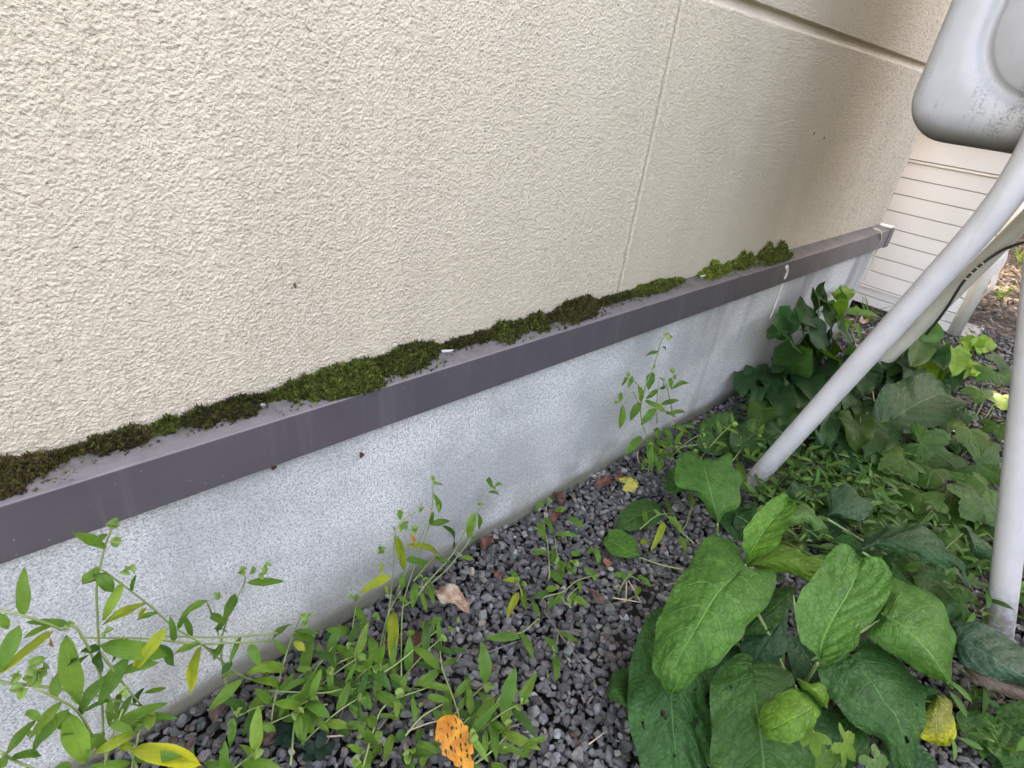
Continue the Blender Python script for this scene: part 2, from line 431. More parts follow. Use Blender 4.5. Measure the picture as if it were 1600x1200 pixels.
def scatter(name, pos, size, colr, mat, tilt=.35, protos=STONES, seed=1, smooth=False):
    r = np.random.default_rng(seed); n = len(pos); which = r.integers(0, len(protos), n)
    VV, FF, CC = [], [], []; off = 0
    for k, (V, Fc) in enumerate(protos):
        idx = np.where(which == k)[0]; m = len(idx)
        if not m: continue
        R = rotm(r, m, tilt)
        P_ = np.einsum('mij,vj->mvi', R, V) * size[idx][:, None, None] + pos[idx][:, None, :]
        VV.append(P_.reshape(-1, 3)); CC.append(np.repeat(colr[idx], len(V), 0))
        FF.append((Fc[None] + (np.arange(m) * len(V))[:, None, None] + off).reshape(-1, 3)); off += m * len(V)
    return mesh_np(name, np.concatenate(VV), np.concatenate(FF), mat, smooth=smooth, cols=np.concatenate(CC))
def gravel_layer(pitch, z, smin, smax, seed, xr, yr, keep=None):
    r = np.random.default_rng(seed)
    X, Y = np.meshgrid(np.arange(xr[0], xr[1], pitch), np.arange(yr[0], yr[1], pitch * .9))
    X[1::2] += pitch / 2
    X = X.ravel() + r.uniform(-.42, .42, X.size) * pitch; Y = Y.ravel() + r.uniform(-.42, .42, Y.size) * pitch
    k = Y < -.004
    if keep is not None: k &= keep(X, Y, r)
    X, Y = X[k], Y[k]; n = len(X)
    S = np.clip(np.exp(r.normal(math.log((smin + smax) / 2), .24, n)), smin * .7, smax * 1.35)
    return np.stack([X, Y, z + r.uniform(-.002, .003, n)], 1), S
def keepfn(X, Y, r):
    # the gravel bed: a strip along the wall, thinning under the weeds
    edge = -.75 - .1 * X + .05 * np.sin(X * 7)
    far = X > 1.9
    p = np.where(Y < edge - .15, .35, 1.0) * np.where(far, .5, 1.0)
    return r.uniform(0, 1, len(X)) < p
A = gravel_layer(.0150, -.006, .0078, .0105, 11, (-.3, 3.6), (-1.3, .0), keepfn)
B = gravel_layer(.0155, .002, .0080, .0110, 12, (-.3, 3.6), (-1.3, .0), keepfn)
Cc = gravel_layer(.034, .009, .007, .0100, 13, (-.3, 3.6), (-1.3, .0), keepfn)
pos = np.concatenate([A[0], B[0], Cc[0]]); siz = np.concatenate([A[1], B[1], Cc[1]])
r_ = np.random.default_rng(5); n_ = len(pos)
lum = np.clip(np.exp(r_.normal(math.log(.105), .40, n_)), .06, .36)
cc = lum[:, None] * np.array([1.05, 1.01, .965]) * (1 + r_.normal(0, .035, (n_, 3)))
w_ = r_.uniform(0, 1, n_) < .05; cc[w_] *= np.array([1.25, 1.05, .92])
o = scatter("gravel", pos, siz, cc, M_GRAVEL, tilt=.5); o['kind'] = 'stuff'
tag(o, 'dark grey crushed stone gravel along the foot of the wall', 'gravel'); 

# mulch and bark chips on the soil further off and under the weeds
def chip_proto(r):
    l, w, h = r.uniform(.8, 1.6), r.uniform(.25, .6), .08
    V = np.array([(-l, -w * .5, 0), (-.3 * l, -w, h), (l * .8, -w * .6, 0), (l, w * .3, h), (.1, w, 0), (-l * .8, w * .7, h), (0, 0, h * 2.5)])
    return V, np.array([[i, (i + 1) % 6, 6] for i in range(6)])
CH = [chip_proto(np.random.default_rng(50 + i)) for i in range(8)]
n1 = 9000
X = rng.uniform(1.0, 6.5, n1); Y = rng.uniform(-1.6, .6, n1); k = (Y < -.02) | (X > 2.85); k &= rng.uniform(0, 1, n1) < np.clip((X - .9) / 1.6, .15, 1)
X, Y = X[k], Y[k]; n1 = len(X)
pal = np.array([(.15, .09, .07), (.24, .19, .15), (.07, .05, .04), (.34, .29, .24), (.12, .075, .055)])
X = np.concatenate([X, rng.uniform(-.2, 1.6, 1300)]); Y = np.concatenate([Y, -rng.uniform(.02, 1.2, 1300)]); n1 = len(X)
cc = pal[rng.integers(0, 5, n1)] * rng.uniform(.6, 1.15, (n1, 1))
o = scatter("mulch", np.stack([X, Y, rng.uniform(.0, .014, n1)], 1), rng.uniform(.008, .02, n1) * np.where(X < 1.3, .45, 1), cc, M_MULCH, .35, CH, 3)
o['kind'] = 'stuff'; tag(o, 'brown bark litter and dry leaf bits beyond the gravel', 'mulch')

# ------------------------------------------------------------------ house
XC = 2.70                       # foundation corner
house = thing("house", "cream stucco house wall with grey concrete foundation and brown flashing", "house", (0, 0, 0))
fb = .923 - .795 * D            # bottom of the flashing face ~ .406
FT = Wy(0, 792, -.018)[2]       # crease height
WZ = FT + .012                  # where stucco meets the top of the flashing
YW = .030                       # stucco plane
m = MB(); m.box(-4, XC, 0.0, 6, -.3, FT - .012)
m.obj("foundation", M_FOUND, house, bevel=.006)
stile = blobnoise(1100, .0043, .0013, 21, .9); stile2 = blobnoise(700, .02, .002, 22)
def wall_fn(X, Z):
    s = samp(stile, .0013, X, Z) + .2 * samp(stile2, .002, X + .3, Z)
    h = np.maximum(s, -.7) * .00048 + np.maximum(s - .3, 0) * .00068
    # horizontal panel groove
    zg = H + .168 * D + .015 * np.clip(2.5 - X, 0, 2)
    gd = np.clip((Z - (zg - .016)) / .018, 0, 1); gd = gd * gd * (3 - 2 * gd) * np.clip((zg + .011 - Z) / .0035, 0, 1)
    # vertical butt joint between two panels
    xj = 1.005
    v = np.abs(X - xj); vd = np.clip(1.6 - v / .0028, 0, 1); lip = np.exp(-((v - .010) / .005) ** 2) * .0012
    xe = XC - .012; ve = np.clip(1 - np.abs(X - xe) / .006, 0, 1)
    below = Z < zg + .01
    flat = np.clip(1 - gd * 1.5, 0, 1) * np.clip(1 - vd * 1.2, 0, 1)
    h = h * (.25 + .75 * flat) - gd * .013 - (vd * .0080 - lip) * below - ve * .003
    # rounded outer corner
    e = np.clip((X - (XC + .045)) / .02, 0, 1)
    return X, YW - h + (1 - np.sqrt(1 - .98 * e * e)) * .02, Z
xj = 1.005; zg = H + .168 * D
fx = np.concatenate([[-4, -2, -1], np.arange(-.36, .97, .0014), np.arange(.97, 1.04, .0011), np.arange(1.04, 1.5, .0018), np.arange(1.5, 2.2, .0026), np.arange(2.2, XC + .066, .0038)])
fz = np.concatenate([np.arange(WZ - .03, 1.30, .0015), [1.5, 2, 3, 4.6]])
grid("siding_wall", fx, fz, wall_fn, M_STUCCO, house)
m = MB(); m.box(-4, XC + .058, YW + .02, 5.97, FT + .005, 4.6); m.obj("wall_core", M_STUCCO, house)
m = MB(); m.prism([(-.5, 4.62), (3.0, 5.8), (6.5, 4.62), (6.5, 4.75), (3.0, 5.95), (-.5, 4.75)], -4.4, 3.1); m.obj("roof", M_ROOF, house)
# flashing: three lengths of bent steel, hollow in section, with a drip edge
YF = -.018
def flash_seg(x0, x1, dy=0.0):
    m = MB()
    prof = [(YF + dy, fb), (YF + dy, FT), (YW + .004, FT + .012), (YW + .004, FT + .009), (YF + .003 + dy, FT - .003), (YF + .003 + dy, fb + .004), (-.002, fb + .004), (-.002, fb)]
    m.prism(prof, x0, x1)
    return m.obj("drip_flashing", M_FLASH, house, bevel=.0016)
xs1 = Wy(1153, 450, YF)[0]; xs2 = Wy(1222, 425, YF)[0]
flash_seg(-4, xs1 - .0015); flash_seg(xs1 + .0015, xs2 - .001, -.001); flash_seg(xs2 + .001, XC + .035)
m = MB(); m.box(XC + .036, XC + .085, YF - .002, YW + .05, fb - .003, FT + .002); m.obj("corner_cap", M_FLASH, house, bevel=.002)
m = MB(); m.box(XC + .032, XC + .089, YF + .002, YW + .05, FT + .004, FT + .010); m.obj("corner_cap", M_CAULK, house, bevel=.002)
# small marks on the wall
for (px, py) in ((460, 447), (1271, 209), (1287, 216)):
    p = Wy(px, py, YW - .002)
    m = MB(); m.tube([p + (0, -.001, .004), p + (.001, -.001, -.003)], .0016, .0008, 6); m.obj("nail_hole", M_BRN, house)
# caulk runs
M_CHIP = m_plain("weathered sealant", (.40, .40, .38), .8, .2, bump=(60, .003), var=.3)
def caulk(pts, yy, r, mat=None, name="caulk_run"):
    P_ = [Wy(x, y, yy) for x, y in pts]; m = MB(); b = len(m.v)
    m.tube(P_, r, r * .45, 8, True, 5)
    o = m.obj(name, mat or M_CAULK, house, smooth=True)
    return o
caulk([(1229, 416), (1230, 425), (1226, 436)], YF - .002, .0055)
caulk([(1226, 436), (1219, 455), (1211, 478), (1203, 498)], -.002, .0050)
caulk([(1366, 357), (1375, 362), (1377, 372), (1373, 383)], YF - .002, .004)
caulk([(1373, 385), (1366, 400), (1359, 418), (1350, 438)], -.003, .0045)
for a in ([(690, 549), (720, 547), (745, 540)], [(1095, 432), (1125, 425), (1150, 420)], [(1180, 410), (1195, 404), (1205, 398)], [(405, 633), (425, 631), (440, 628)], [(245, 689), (262, 683), (275, 676)]):
    caulk(a, YW - .014, .0028, M_CHIP)

# ------------------------------------------------------------------ moss on the flashing
def tuft_proto(r, k=7):
    V, Fc = [], []
    for i in range(k):
        a = r.uniform(0, 6.28); l = r.uniform(.7, 1.3); t_ = r.uniform(.2, 1.0); w = .16
        d = np.array([math.cos(a) * t_, math.sin(a) * t_, 1.0]); d = nrm(d) * l; s = np.array([-math.sin(a), math.cos(a), 0]) * w
        b = len(V); V += [-s * .6, s * .6, d * .5 + s, d * .5 - s, d + np.array([0, 0, .02])]
        Fc += [[b, b + 1, b + 2], [b, b + 2, b + 3], [b + 3, b + 2, b + 4]]
    return np.array(V), np.array(Fc)
TUFT = [tuft_proto(np.random.default_rng(70 + i)) for i in range(8)]
def moss(px0, px1, lo, hi, depth, high, dens, pal_, label, lumpy=.6, over=0):
    """lo/hi: the patch's x extent along the wall from photo columns; depth across the flashing, height of the cushion (m)"""
    def xat(px): # where the stucco foot runs under this photo column
        ylin = 735 - px * .352 if px < 1000 else 735 - px * .352
        return Wy(px, ylin, YW)[0]
    x0, x1 = xat(px0), xat(px1); L = x1 - x0; r = np.random.default_rng(int(px0) + 101)
    n = int(L * dens * (depth / .03 + .4))
    u = r.uniform(0, 1, n); v = r.uniform(0, 1, n) ** .85
    lobes = np.ones(n) * .55
    for k in range(5):
        c0, w0 = r.uniform(0, 1), r.uniform(.05, .2) + .02; lobes += lumpy * r.uniform(.3, .9) * np.exp(-((u - c0) / w0) ** 2)
    lobes *= np.clip(np.minimum(u, 1 - u) / .16, 0.12, 1) ** .7; lobes = np.clip(lobes + .14 * np.sin(u * L * 260) + .10 * np.sin(u * L * 611 + 1) + .07 * np.sin(u * L * 1100), .1, 1.25)
    X = x0 + u * L; dd = depth * lobes * (lo + (hi - lo) * u); Yy = YW - .004 - v * dd; stray = r.uniform(0, 1, n) < .03; Yy = np.where(stray, YW - .004 - r.uniform(0, 1, n) * min(depth * 1.1 + .006, .040), Yy); v = np.where(stray, 1.0, v)
    zt = FT + .012 * (Yy - YF) / (YW - YF)
    hh = high * lobes * (1 - v ** 2.2 * .85)
    if high > .028: hh = hh * (.35 + .75 * np.abs(np.sin(u * L * 75 + px0)) ** .7 * np.abs(np.cos(u * L * 31 + 1)))
    Z = zt + hh * r.uniform(.15, 1.0, n) ** .5 - .003
    if over: Yy -= over * r.uniform(0, 1, n) * (v > .8)
    ccol = np.array(pal_)[r.integers(0, len(pal_), n)] * r.uniform(.55, 1.3, (n, 1)) * K_
    o = scatter("moss_clump", np.stack([X, Yy, Z], 1), r.uniform(.0026, .0062, n) * (1 + .5 * (v < .35)), ccol, M_MOSS, .6, TUFT, int(px0) + 102)
    # dark peat the tufts stand on
    base = thing  # noqa
    tag(o, label, 'moss', 'moss clumps growing on the brown flashing')
    return o
K_ = 1.6
GRN = [(.060, .085, .016), (.085, .115, .018), (.035, .055, .012), (.11, .13, .03), (.05, .04, .015)]
DRK = [(.035, .045, .012), (.05, .06, .015), (.05, .035, .018), (.025, .02, .012), (.07, .07, .02)]
BRN = [(.055, .04, .018), (.075, .055, .02), (.035, .025, .014), (.06, .065, .018), (.09, .07, .025)]
BRT = [(.12, .16, .025), (.09, .13, .02), (.16, .19, .04), (.05, .07, .015)]
moss(-40, 105, 1, .8, .030, .014, 24000, BRN, "brown moss cushion on the flashing at the left edge of the photo")
moss(100, 232, .7, 1, .017, .010, 20000, DRK + BRN, "thin dark brown moss strip just right of the leftmost moss cushion")
moss(226, 272, 1, .8, .013, .010, 20000, GRN, "short green moss strip left of the white scrap of sealant")
moss(272, 412, .9, 1, .020, .011, 22000, DRK, "brownish green moss strip left of the largest green cushion")
moss(412, 600, .7, 1.1, .036, .017, 26000, GRN, "largest and greenest moss cushion on the flashing")
moss(560, 692, 1.1, .5, .032, .020, 26000, GRN + DRK, "tapering green moss cushion joined to the right of the largest one")
moss(690, 770, .8, 1, .012, .010, 20000, DRK, "thin dark moss line behind the raised sealant strip")
moss(765, 862, 1, 1, .028, .018, 26000, DRK + GRN, "dark green moss cushion with a little peak in the middle of the flashing")
moss(858, 948, 1, .7, .030, .022, 26000, BRN + DRK, "thick brown shaggy moss cushion left of the vertical panel joint")
moss(945, 1000, .8, .7, .014, .012, 22000, DRK, "narrow dark moss strip under the vertical panel joint")
moss(998, 1088, .8, 1, .017, .016, 22000, GRN, "low green moss strip just right of the vertical panel joint")
moss(1112, 1166, 1, 1, .022, .030, 30000, BRT, "bright yellow green moss tuft above the flashing seam")
moss(1166, 1206, 1, 1, .020, .034, 26000, DRK + BRT + BRT, "tall olive moss tuft between two white sealant scraps")
moss(1206, 1262, 1, .8, .022, .036, 24000, BRN + GRN + BRT, "brown and olive moss tufts, rightmost on the flashing", over=.02)

# ------------------------------------------------------------------ tank on its legs
tank = thing("oil_tank", "large pale grey steel oil tank with grimy bottom edge, on pipe legs beside the wall", "tank", (1.86, -.555, 0))
TX0, TX1, TYc, THW, TZ0, TZ1 = 1.385, 2.30, -.550, .288, .866, 2.0
def rrect(hw, z0, z1, r, n=10):
    P_ = []
    for (cy, cz, a0) in ((hw - r, z0 + r, -90), (hw - r, z1 - r, 0), (-hw + r, z1 - r, 90), (-hw + r, z0 + r, 180)):
        for k in range(n + 1):
            a = math.radians(a0 + 90 * k / n); P_.append((cy + r * math.cos(a), cz + r * math.sin(a)))
    return P_
def tank_body():
    m = MB(); rings = []
    def ring(x, ins, rr):
        P_ = rrect(THW - ins, TZ0 + ins, TZ1 - ins, rr); b = len(m.v); m.v += [(x, TYc + y, z) for y, z in P_]; rings.append(b); return len(P_)
    R = .034; N = 0; seq = []
    # end face from its middle outwards: flat, pressed ridge, flat, rounded rim
    face = [(.20, .06, .000), (.135, .10, .000), (.094, .105, .000), (.090, .108, -.005), (.086, .112, -.011), (.081, .115, -.013), (.076, .118, -.011), (.071, .12, -.005), (.066, .12, .000), (.050, .11, .000), (.045, .10, .000)]
    for ins, rr, dx in face: seq.append((TX0 - dx + .0, ins, rr))
    for k in range(1, 9):
        a = math.radians(90 * k / 8); seq.append((TX0 + R * (1 - math.cos(a)), R * (1 - math.sin(a)), .072 + .008 * math.sin(a)))
    seq += [(x, 0.0, .080) for x in (1.75, 1.76, 1.93, 1.94)]
    for k in range(0, 9):
        a = math.radians(90 - 90 * k / 8); seq.append((TX1 - R * (1 - math.cos(a)), R * (1 - math.sin(a)), .085 + .01 * math.sin(a)))
    for ins, rr, dx in reversed(face): seq.append((TX1 + dx, ins, rr))
    for s in seq: N = ring(*s)
    for a, b in zip(rings[:-1], rings[1:]):
        for k in range(N): m.f.append((a + k, a + (k + 1) % N, b + (k + 1) % N, b + k))
    m.f.append(tuple(rings[0] + k for k in reversed(range(N)))); m.f.append(tuple(rings[-1] + k for k in range(N)))
    return m
tb = tank_body().obj("tank_body", M_TANK, tank, smooth=True, base=tank.location)
m = MB(); m.tube([(1.84, TYc, TZ1 - .01), (1.84, TYc, TZ1 + .05)], .04, .04, 20); m.obj("filler_cap", M_TANK, tank, base=tank.location)
PR = .029
f1 = G(1168, 762); f1[0] = 1.335; f2 = G(1568, 992); f2[0] = 1.345
k1 = Wx(1588, 296, 1.34); k2y = -2 * .555 - k1[1]
def leg(foot, knee, x, mat, rr=PR, r1=None):
    m = MB(); f = np.array(foot, float); kn = np.array(knee, float); d = nrm(f - kn)
    f0 = f + d * .05
    top = np.array([x, kn[1] + (.012 if kn[1] > TYc else -.012), TZ0 + .30])
    e_ = nrm(top - kn); arc = [(1 - t) ** 2 * (kn + d * .09) + 2 * t * (1 - t) * kn + t * t * (kn + e_ * .09) for t in np.linspace(0, 1, 12)]
    m.tube([f0, f] + [f + (kn - f) * q for q in np.linspace(.1, .85, 10)] + arc + [top], rr, r1 or rr, 32, True)
    return m.obj("leg", mat, tank, smooth=True, base=tank.location)
leg(f1, k1, 1.34, M_PIPE, .0228, .0272)
f2 = G(1561, 990); q2_ = Wx(1618, 500, f2[0] - .01); kk = f2 + (q2_ - f2) * (.83 / q2_[2])
leg(f2, kk, 1.34, M_PIPE, .0238, .0262)
f3 = G(1345, 600); k3 = Wx(1600, 345, 2.33); 
k3t = f3 + (k3 - f3) * 1.30; k3t[0] = 2.34
leg((2.335, f3[1], 0), (2.345, k3t[1], k3t[2]), 2.345, M_PIPE2, .025)
leg((2.335, -1.11 - f3[1], 0), (2.345, -1.11 - k3t[1], k3t[2]), 2.345, M_PIPE2, .025)

# cable taped to the far leg
pts = [(1447, 523, 2.28), (1478, 483, 2.28), (1504, 442, 2.28), (1530, 416, 2.29), (1556, 397, 2.3), (1580, 385, 2.3), (1625, 372, 2.3)]
P_ = [Wx(x, y, xx) for x, y, xx in pts]
cab = thing("black_cable", "thin black cable with pale tape wound along the far leg of the tank", "cable", P_[0])
m = MB(); m.tube(P_, .0042, .0042, 8, True, 6); m.obj("cable_sheath", M_CABLE, cab, smooth=True, base=P_[0])
for k in (.36, .42, .47, .53):
    L_ = crom(P_, 12); q = L_[int(k * len(L_))]; q2 = L_[int(k * len(L_)) + 1]
    m = MB(); m.tube([q, q2], .0055, .0055, 8); m.obj("tape_band", M_TAPE, cab, smooth=True, base=P_[0])

# ------------------------------------------------------------------ shed with horizontal siding
SX = 3.27
shed = thing("storage_shed", "cream storage shed with horizontal grooved siding standing on concrete blocks", "shed", (SX, -.1, 0))
def szof(px, py): return Wx(px, py, SX)[2]
zl = [szof(1412, 278), szof(1400, 303), szof(1387, 328), szof(1375, 353), szof(1386, 379), szof(1368, 401), szof(1370, 426)]
ztop = szof(1423, 252); zbase = szof(1343, 444.5); zb2 = szof(1336, 456); zbot = szof(1330, 469)
YR = Wx(1500, 525, SX)[1] + .012
def prof_panel(levels, y0, y1, x):
    m = MB(); zz = sorted(levels)
    for a, b in zip(zz[:-1], zz[1:]):
        m.box(x, x + .02, y0, y1, a + .003, b - .0015)
    return m
lv = sorted(zl + [zbase + .006, ztop - .004])
prof_panel(lv, YR + .03, 1.6, SX).obj("siding_panel", M_SHED, shed, base=shed.location, bevel=.0015)
m = MB(); m.box(SX + .008, SX + .9, YR + .12, 1.6, zbot + .004, .83); m.obj("shed_core", M_SHEDLINE, shed, base=shed.location)
prof_panel([ztop + .008, .845], YR + .03, 1.6, SX).obj("upper_panel", M_SHED, shed, base=shed.location, bevel=.002)
m = MB(); m.box(SX - .008, SX + .02, YR + .03, 1.6, ztop - .003, ztop + .006).box(SX - .006, SX + .02, YR + .03, 1.6, zbase - .003, zbase + .004)
m.obj("trim_strip", M_SHEDTRIM, shed, base=shed.location, bevel=.001)
prof_panel([zbot, zb2, zbase - .002], YR + .03, 1.6, SX + .001).obj("base_panel", M_SHED, shed, base=shed.location, bevel=.0015)
m = MB(); m.tube([(SX + .012, YR + .018, zbot), (SX + .012, YR + .018, .845)], .028, .028, 20); m.obj("corner_post", M_SHEDTRIM, shed, smooth=True, base=shed.location)
def side_fn(X, Z):
    s = X - SX
    return X, YR - .004 + s * .066 + .010 * np.sin(Z * 16 + s * 3) + .006 * np.sin(Z * 41 + s * 7 + 1), Z
grid("side_panel", np.linspace(SX + .03, SX + .92, 40), np.linspace(zbot + .005, .84, 60), side_fn, M_SHEDSIDE, shed, base=shed.location)
m = MB(); m.box(SX - .05, SX + .98, YR - .04, 1.65, .847, .868); m.obj("shed_roof", M_SHEDTRIM, shed, base=shed.location, bevel=.004)
for (y0, y1) in ((YR - .06, YR + .12), (YR + .20, YR + .38), (.25, .43), (.9, 1.08)):
    m = MB(); z1 = zbot - .004
    m.box(SX + .02, SX + .30, y0, y1, -.03, .006).box(SX + .02, SX + .30, y0, y1, z1 - .014, z1)
    for k in range(4):
        yy = y0 + (y1 - y0 - .022) * k / 3; m.box(SX + .021, SX + .299, yy + .0005, yy + .0215, .006, z1 - .014)
    m.obj("foundation_block", M_BLOCK, shed, base=shed.location, bevel=.002)

# ------------------------------------------------------------------ leaves
def shape_w(kind, u, pw=None):
    if pw:
        a, b = pw; m = a / (a + b); return np.power(u, a) * np.power(1 - u, b) / (m ** a * (1 - m) ** b)
    if kind == 'lance': return np.power(u, .62) * np.power(1 - u, .85) * 1.62 * 1.0
    if kind == 'oval': return np.power(np.sin(np.pi * np.power(u, .85)), .62)
    if kind == 'comfrey': return np.power(u, .48) * np.power(1 - u, .56) * 2.07
    if kind == 'heart': return np.power(np.clip(1 - u, 0, 1), .62) * (1 + 1.0 * u) * .93 * np.clip(u / .04 + .25, 0, 1)
def leaf(base, tip, hw, kind='lance', mat=None, col=(.08, .16, .04), yel=0.0, parent=None, sag=0.12, nh=None, fold=.25, wave=.05, roll=0.0, org=(0, 0, 0), r=None, nu=None, nv=None, name="leaf", cord=.18, tipcurl=0.0, holes=0, pw=None):
    r = r or random; base = np.array(base, float); tip = np.array(tip, float); ax = tip - base; L = np.linalg.norm(ax)
    if L < 1e-4: return None
    a = ax / L
    toc = nrm(CAM - (base + tip) / 2)
    n0 = nrm(nh) if nh is not None else nrm(.55 * toc + np.array([0, 0, .6]) + np.array([r.uniform(-.2, .2) for _ in range(3)]))
    s = nrm(np.cross(a, n0)); n0 = np.cross(s, a)
    if roll: s, n0 = s * math.cos(roll) + n0 * math.sin(roll), n0 * math.cos(roll) - s * math.sin(roll)
    nu = nu or (22 if kind == 'comfrey' else 11); nv = nv or (13 if kind == 'comfrey' else 7)
    if kind == 'comfrey' and hw > .03: nu, nv = 56, 33
    U, Vv = np.meshgrid(np.linspace(0, 1, nu), np.linspace(-1, 1, nv)); w = shape_w(kind, U, pw)
    ph = r.uniform(0, 6); al = U * L
    if kind in ('heart',): al = al - cord * L * np.abs(Vv) * np.power(1 - U, 3) 
    if kind == 'comfrey': al = al - .10 * L * np.abs(Vv) ** 1.5 * np.power(1 - U, 4)
    lat = Vv * w * hw * (1 + .05 * np.sin(U * 13 + ph + np.sign(Vv) * 1.3) + (.015 * np.sin(U * 29 + ph * 2 + np.sign(Vv)) if kind == 'comfrey' else 0))
    h = sag * L * 4 * U * (1 - U) - tipcurl * L * U ** 3
    h = h + fold * hw * (np.abs(Vv) ** 1.3) * w - .35 * fold * hw * np.abs(Vv) ** 3 * w
    h = h + wave * hw * np.abs(Vv) ** 2 * np.sin(U * 9 + ph + Vv * 1.5) * 1.6
    if kind == 'comfrey':
        vein = np.abs(np.sin((U * 6.5 - np.abs(Vv) ** 1.25 * 2) * math.pi)); h = h + (vein ** .6 - .6) * hw * .05 * np.clip(np.abs(Vv) * 4, 0, 1) + .035 * hw * np.sin(U * 14 + ph + Vv * 3) * np.abs(Vv) + .012 * hw * np.sin(U * 47 + Vv * 9) * np.sin(Vv * 31 + U * 11)
    P_ = base + al[..., None] * a + lat[..., None] * s + h[..., None] * n0
    i = (np.arange(nu - 1)[None] + nu * np.arange(nv - 1)[:, None]).ravel()
    Fc = np.stack([i, i + 1, i + 1 + nu, i + nu], 1)
    uv = np.stack([U, Vv * .5 + .5], -1).reshape(-1, 2)
    if holes:
        uc = U.ravel()[Fc].mean(1); vc = Vv.ravel()[Fc].mean(1); kp = np.ones(len(Fc), bool)
        for _ in range(holes):
            hu, hv, hr_ = r.uniform(.2, .8), r.uniform(-.8, .8), r.choice([.012, .016, .03])
            kp &= ((uc - hu) / hr_) ** 2 + ((vc - hv) / (hr_ * 2.2)) ** 2 > 1
        Fc = Fc[kp]
    o = mesh_np(name, P_.reshape(-1, 3), Fc, mat or M_BLADE, parent, True, uvs=uv, base=org)
    o.color = (col[0], col[1], col[2], yel); return o
def palmate(center, axis_tip, R, parent, org, col, nlobe=5, serr=.06, nh=None, r=None, depth=.45, name="leaf", mat=None, yel=0, spread=2.5, cup=.12):
    r = r or random; c0 = np.array(center, float); a = nrm(np.array(axis_tip) - c0); toc = nrm(CAM - c0)
    n0 = nrm(nh) if nh is not None else nrm(.35 * toc + np.array([0, 0, .75]) + np.array([r.uniform(-.25, .25) for _ in range(3)]))
    s = nrm(np.cross(a, n0)); n0 = np.cross(s, a)
    nt_, nr_ = 97, 6; th = np.linspace(-spread, spread, nt_); lob = np.linspace(-spread * .82, spread * .82, nlobe)
    dmin = np.min(np.abs(th[:, None] - lob[None]), 1); half = (lob[1] - lob[0]) / 2
    k = np.abs(th) / spread
    rad = (1 - depth * (dmin / half) ** 1.3) * (1 - .42 * k ** 1.2) * (1 + serr * np.sign(np.sin(th * 37)) * (.5 + .5 * np.cos(th * 37 * .5))) * np.clip((spread - np.abs(th)) / .12 + .55, 0, 1)
    Rr, Th = np.meshgrid(np.linspace(0, 1, nr_), th); rd = Rr * rad[:, None] * R; dm = (dmin / half)[:, None] * np.ones_like(Rr)
    ph = r.uniform(0, 6)
    h = -cup * R * Rr ** 2 + dm * Rr * R * .07 + .05 * R * Rr ** 2 * np.sin(Th * 3 + ph)
    P_ = c0 + (rd * np.cos(Th))[..., None] * a + (rd * np.sin(Th))[..., None] * s + h[..., None] * n0
    i = (np.arange(nr_ - 1)[None] + nr_ * np.arange(nt_ - 1)[:, None]).ravel(); Fc = np.stack([i, i + 1, i + 1 + nr_, i + nr_], 1)
    uv = np.stack([Rr, .5 + .5 * np.clip(dm * Rr * 1.0, 0, 1)], -1).reshape(-1, 2)
    o = mesh_np(name, P_.reshape(-1, 3), Fc, mat or M_PALM, parent, True, uvs=uv, base=org); o.color = (*col, yel); return o
def bud(p, r, parent, org, rr=random, col=(.20, .30, .09)):
    """folded heart shaped spathe: two small cupped halves"""
    p = np.array(p); a = nrm([rr.uniform(-1, 1), rr.uniform(-1, .2), rr.uniform(-.5, .6)])
    o = leaf(p, p + a * r * 2.0, r * .95, 'heart', M_BLADE, col, 0, parent, .12, None, 1.4, .05, rr.uniform(-.8, .8), org, rr, 8, 7, "bud"); return o
def jit(col, r, a=.18):
    f = 1 + r.uniform(-a, a); g = r.uniform(-.06, .06); return (col[0] * f * (1 + g * 2), col[1] * f, col[2] * f * (1 - g * 2))
DG = (.036, .095, .020); MG = (.078, .165, .026); LG = (.125, .225, .038); YG = (.20, .25, .028); BG = (.026, .078, .026)

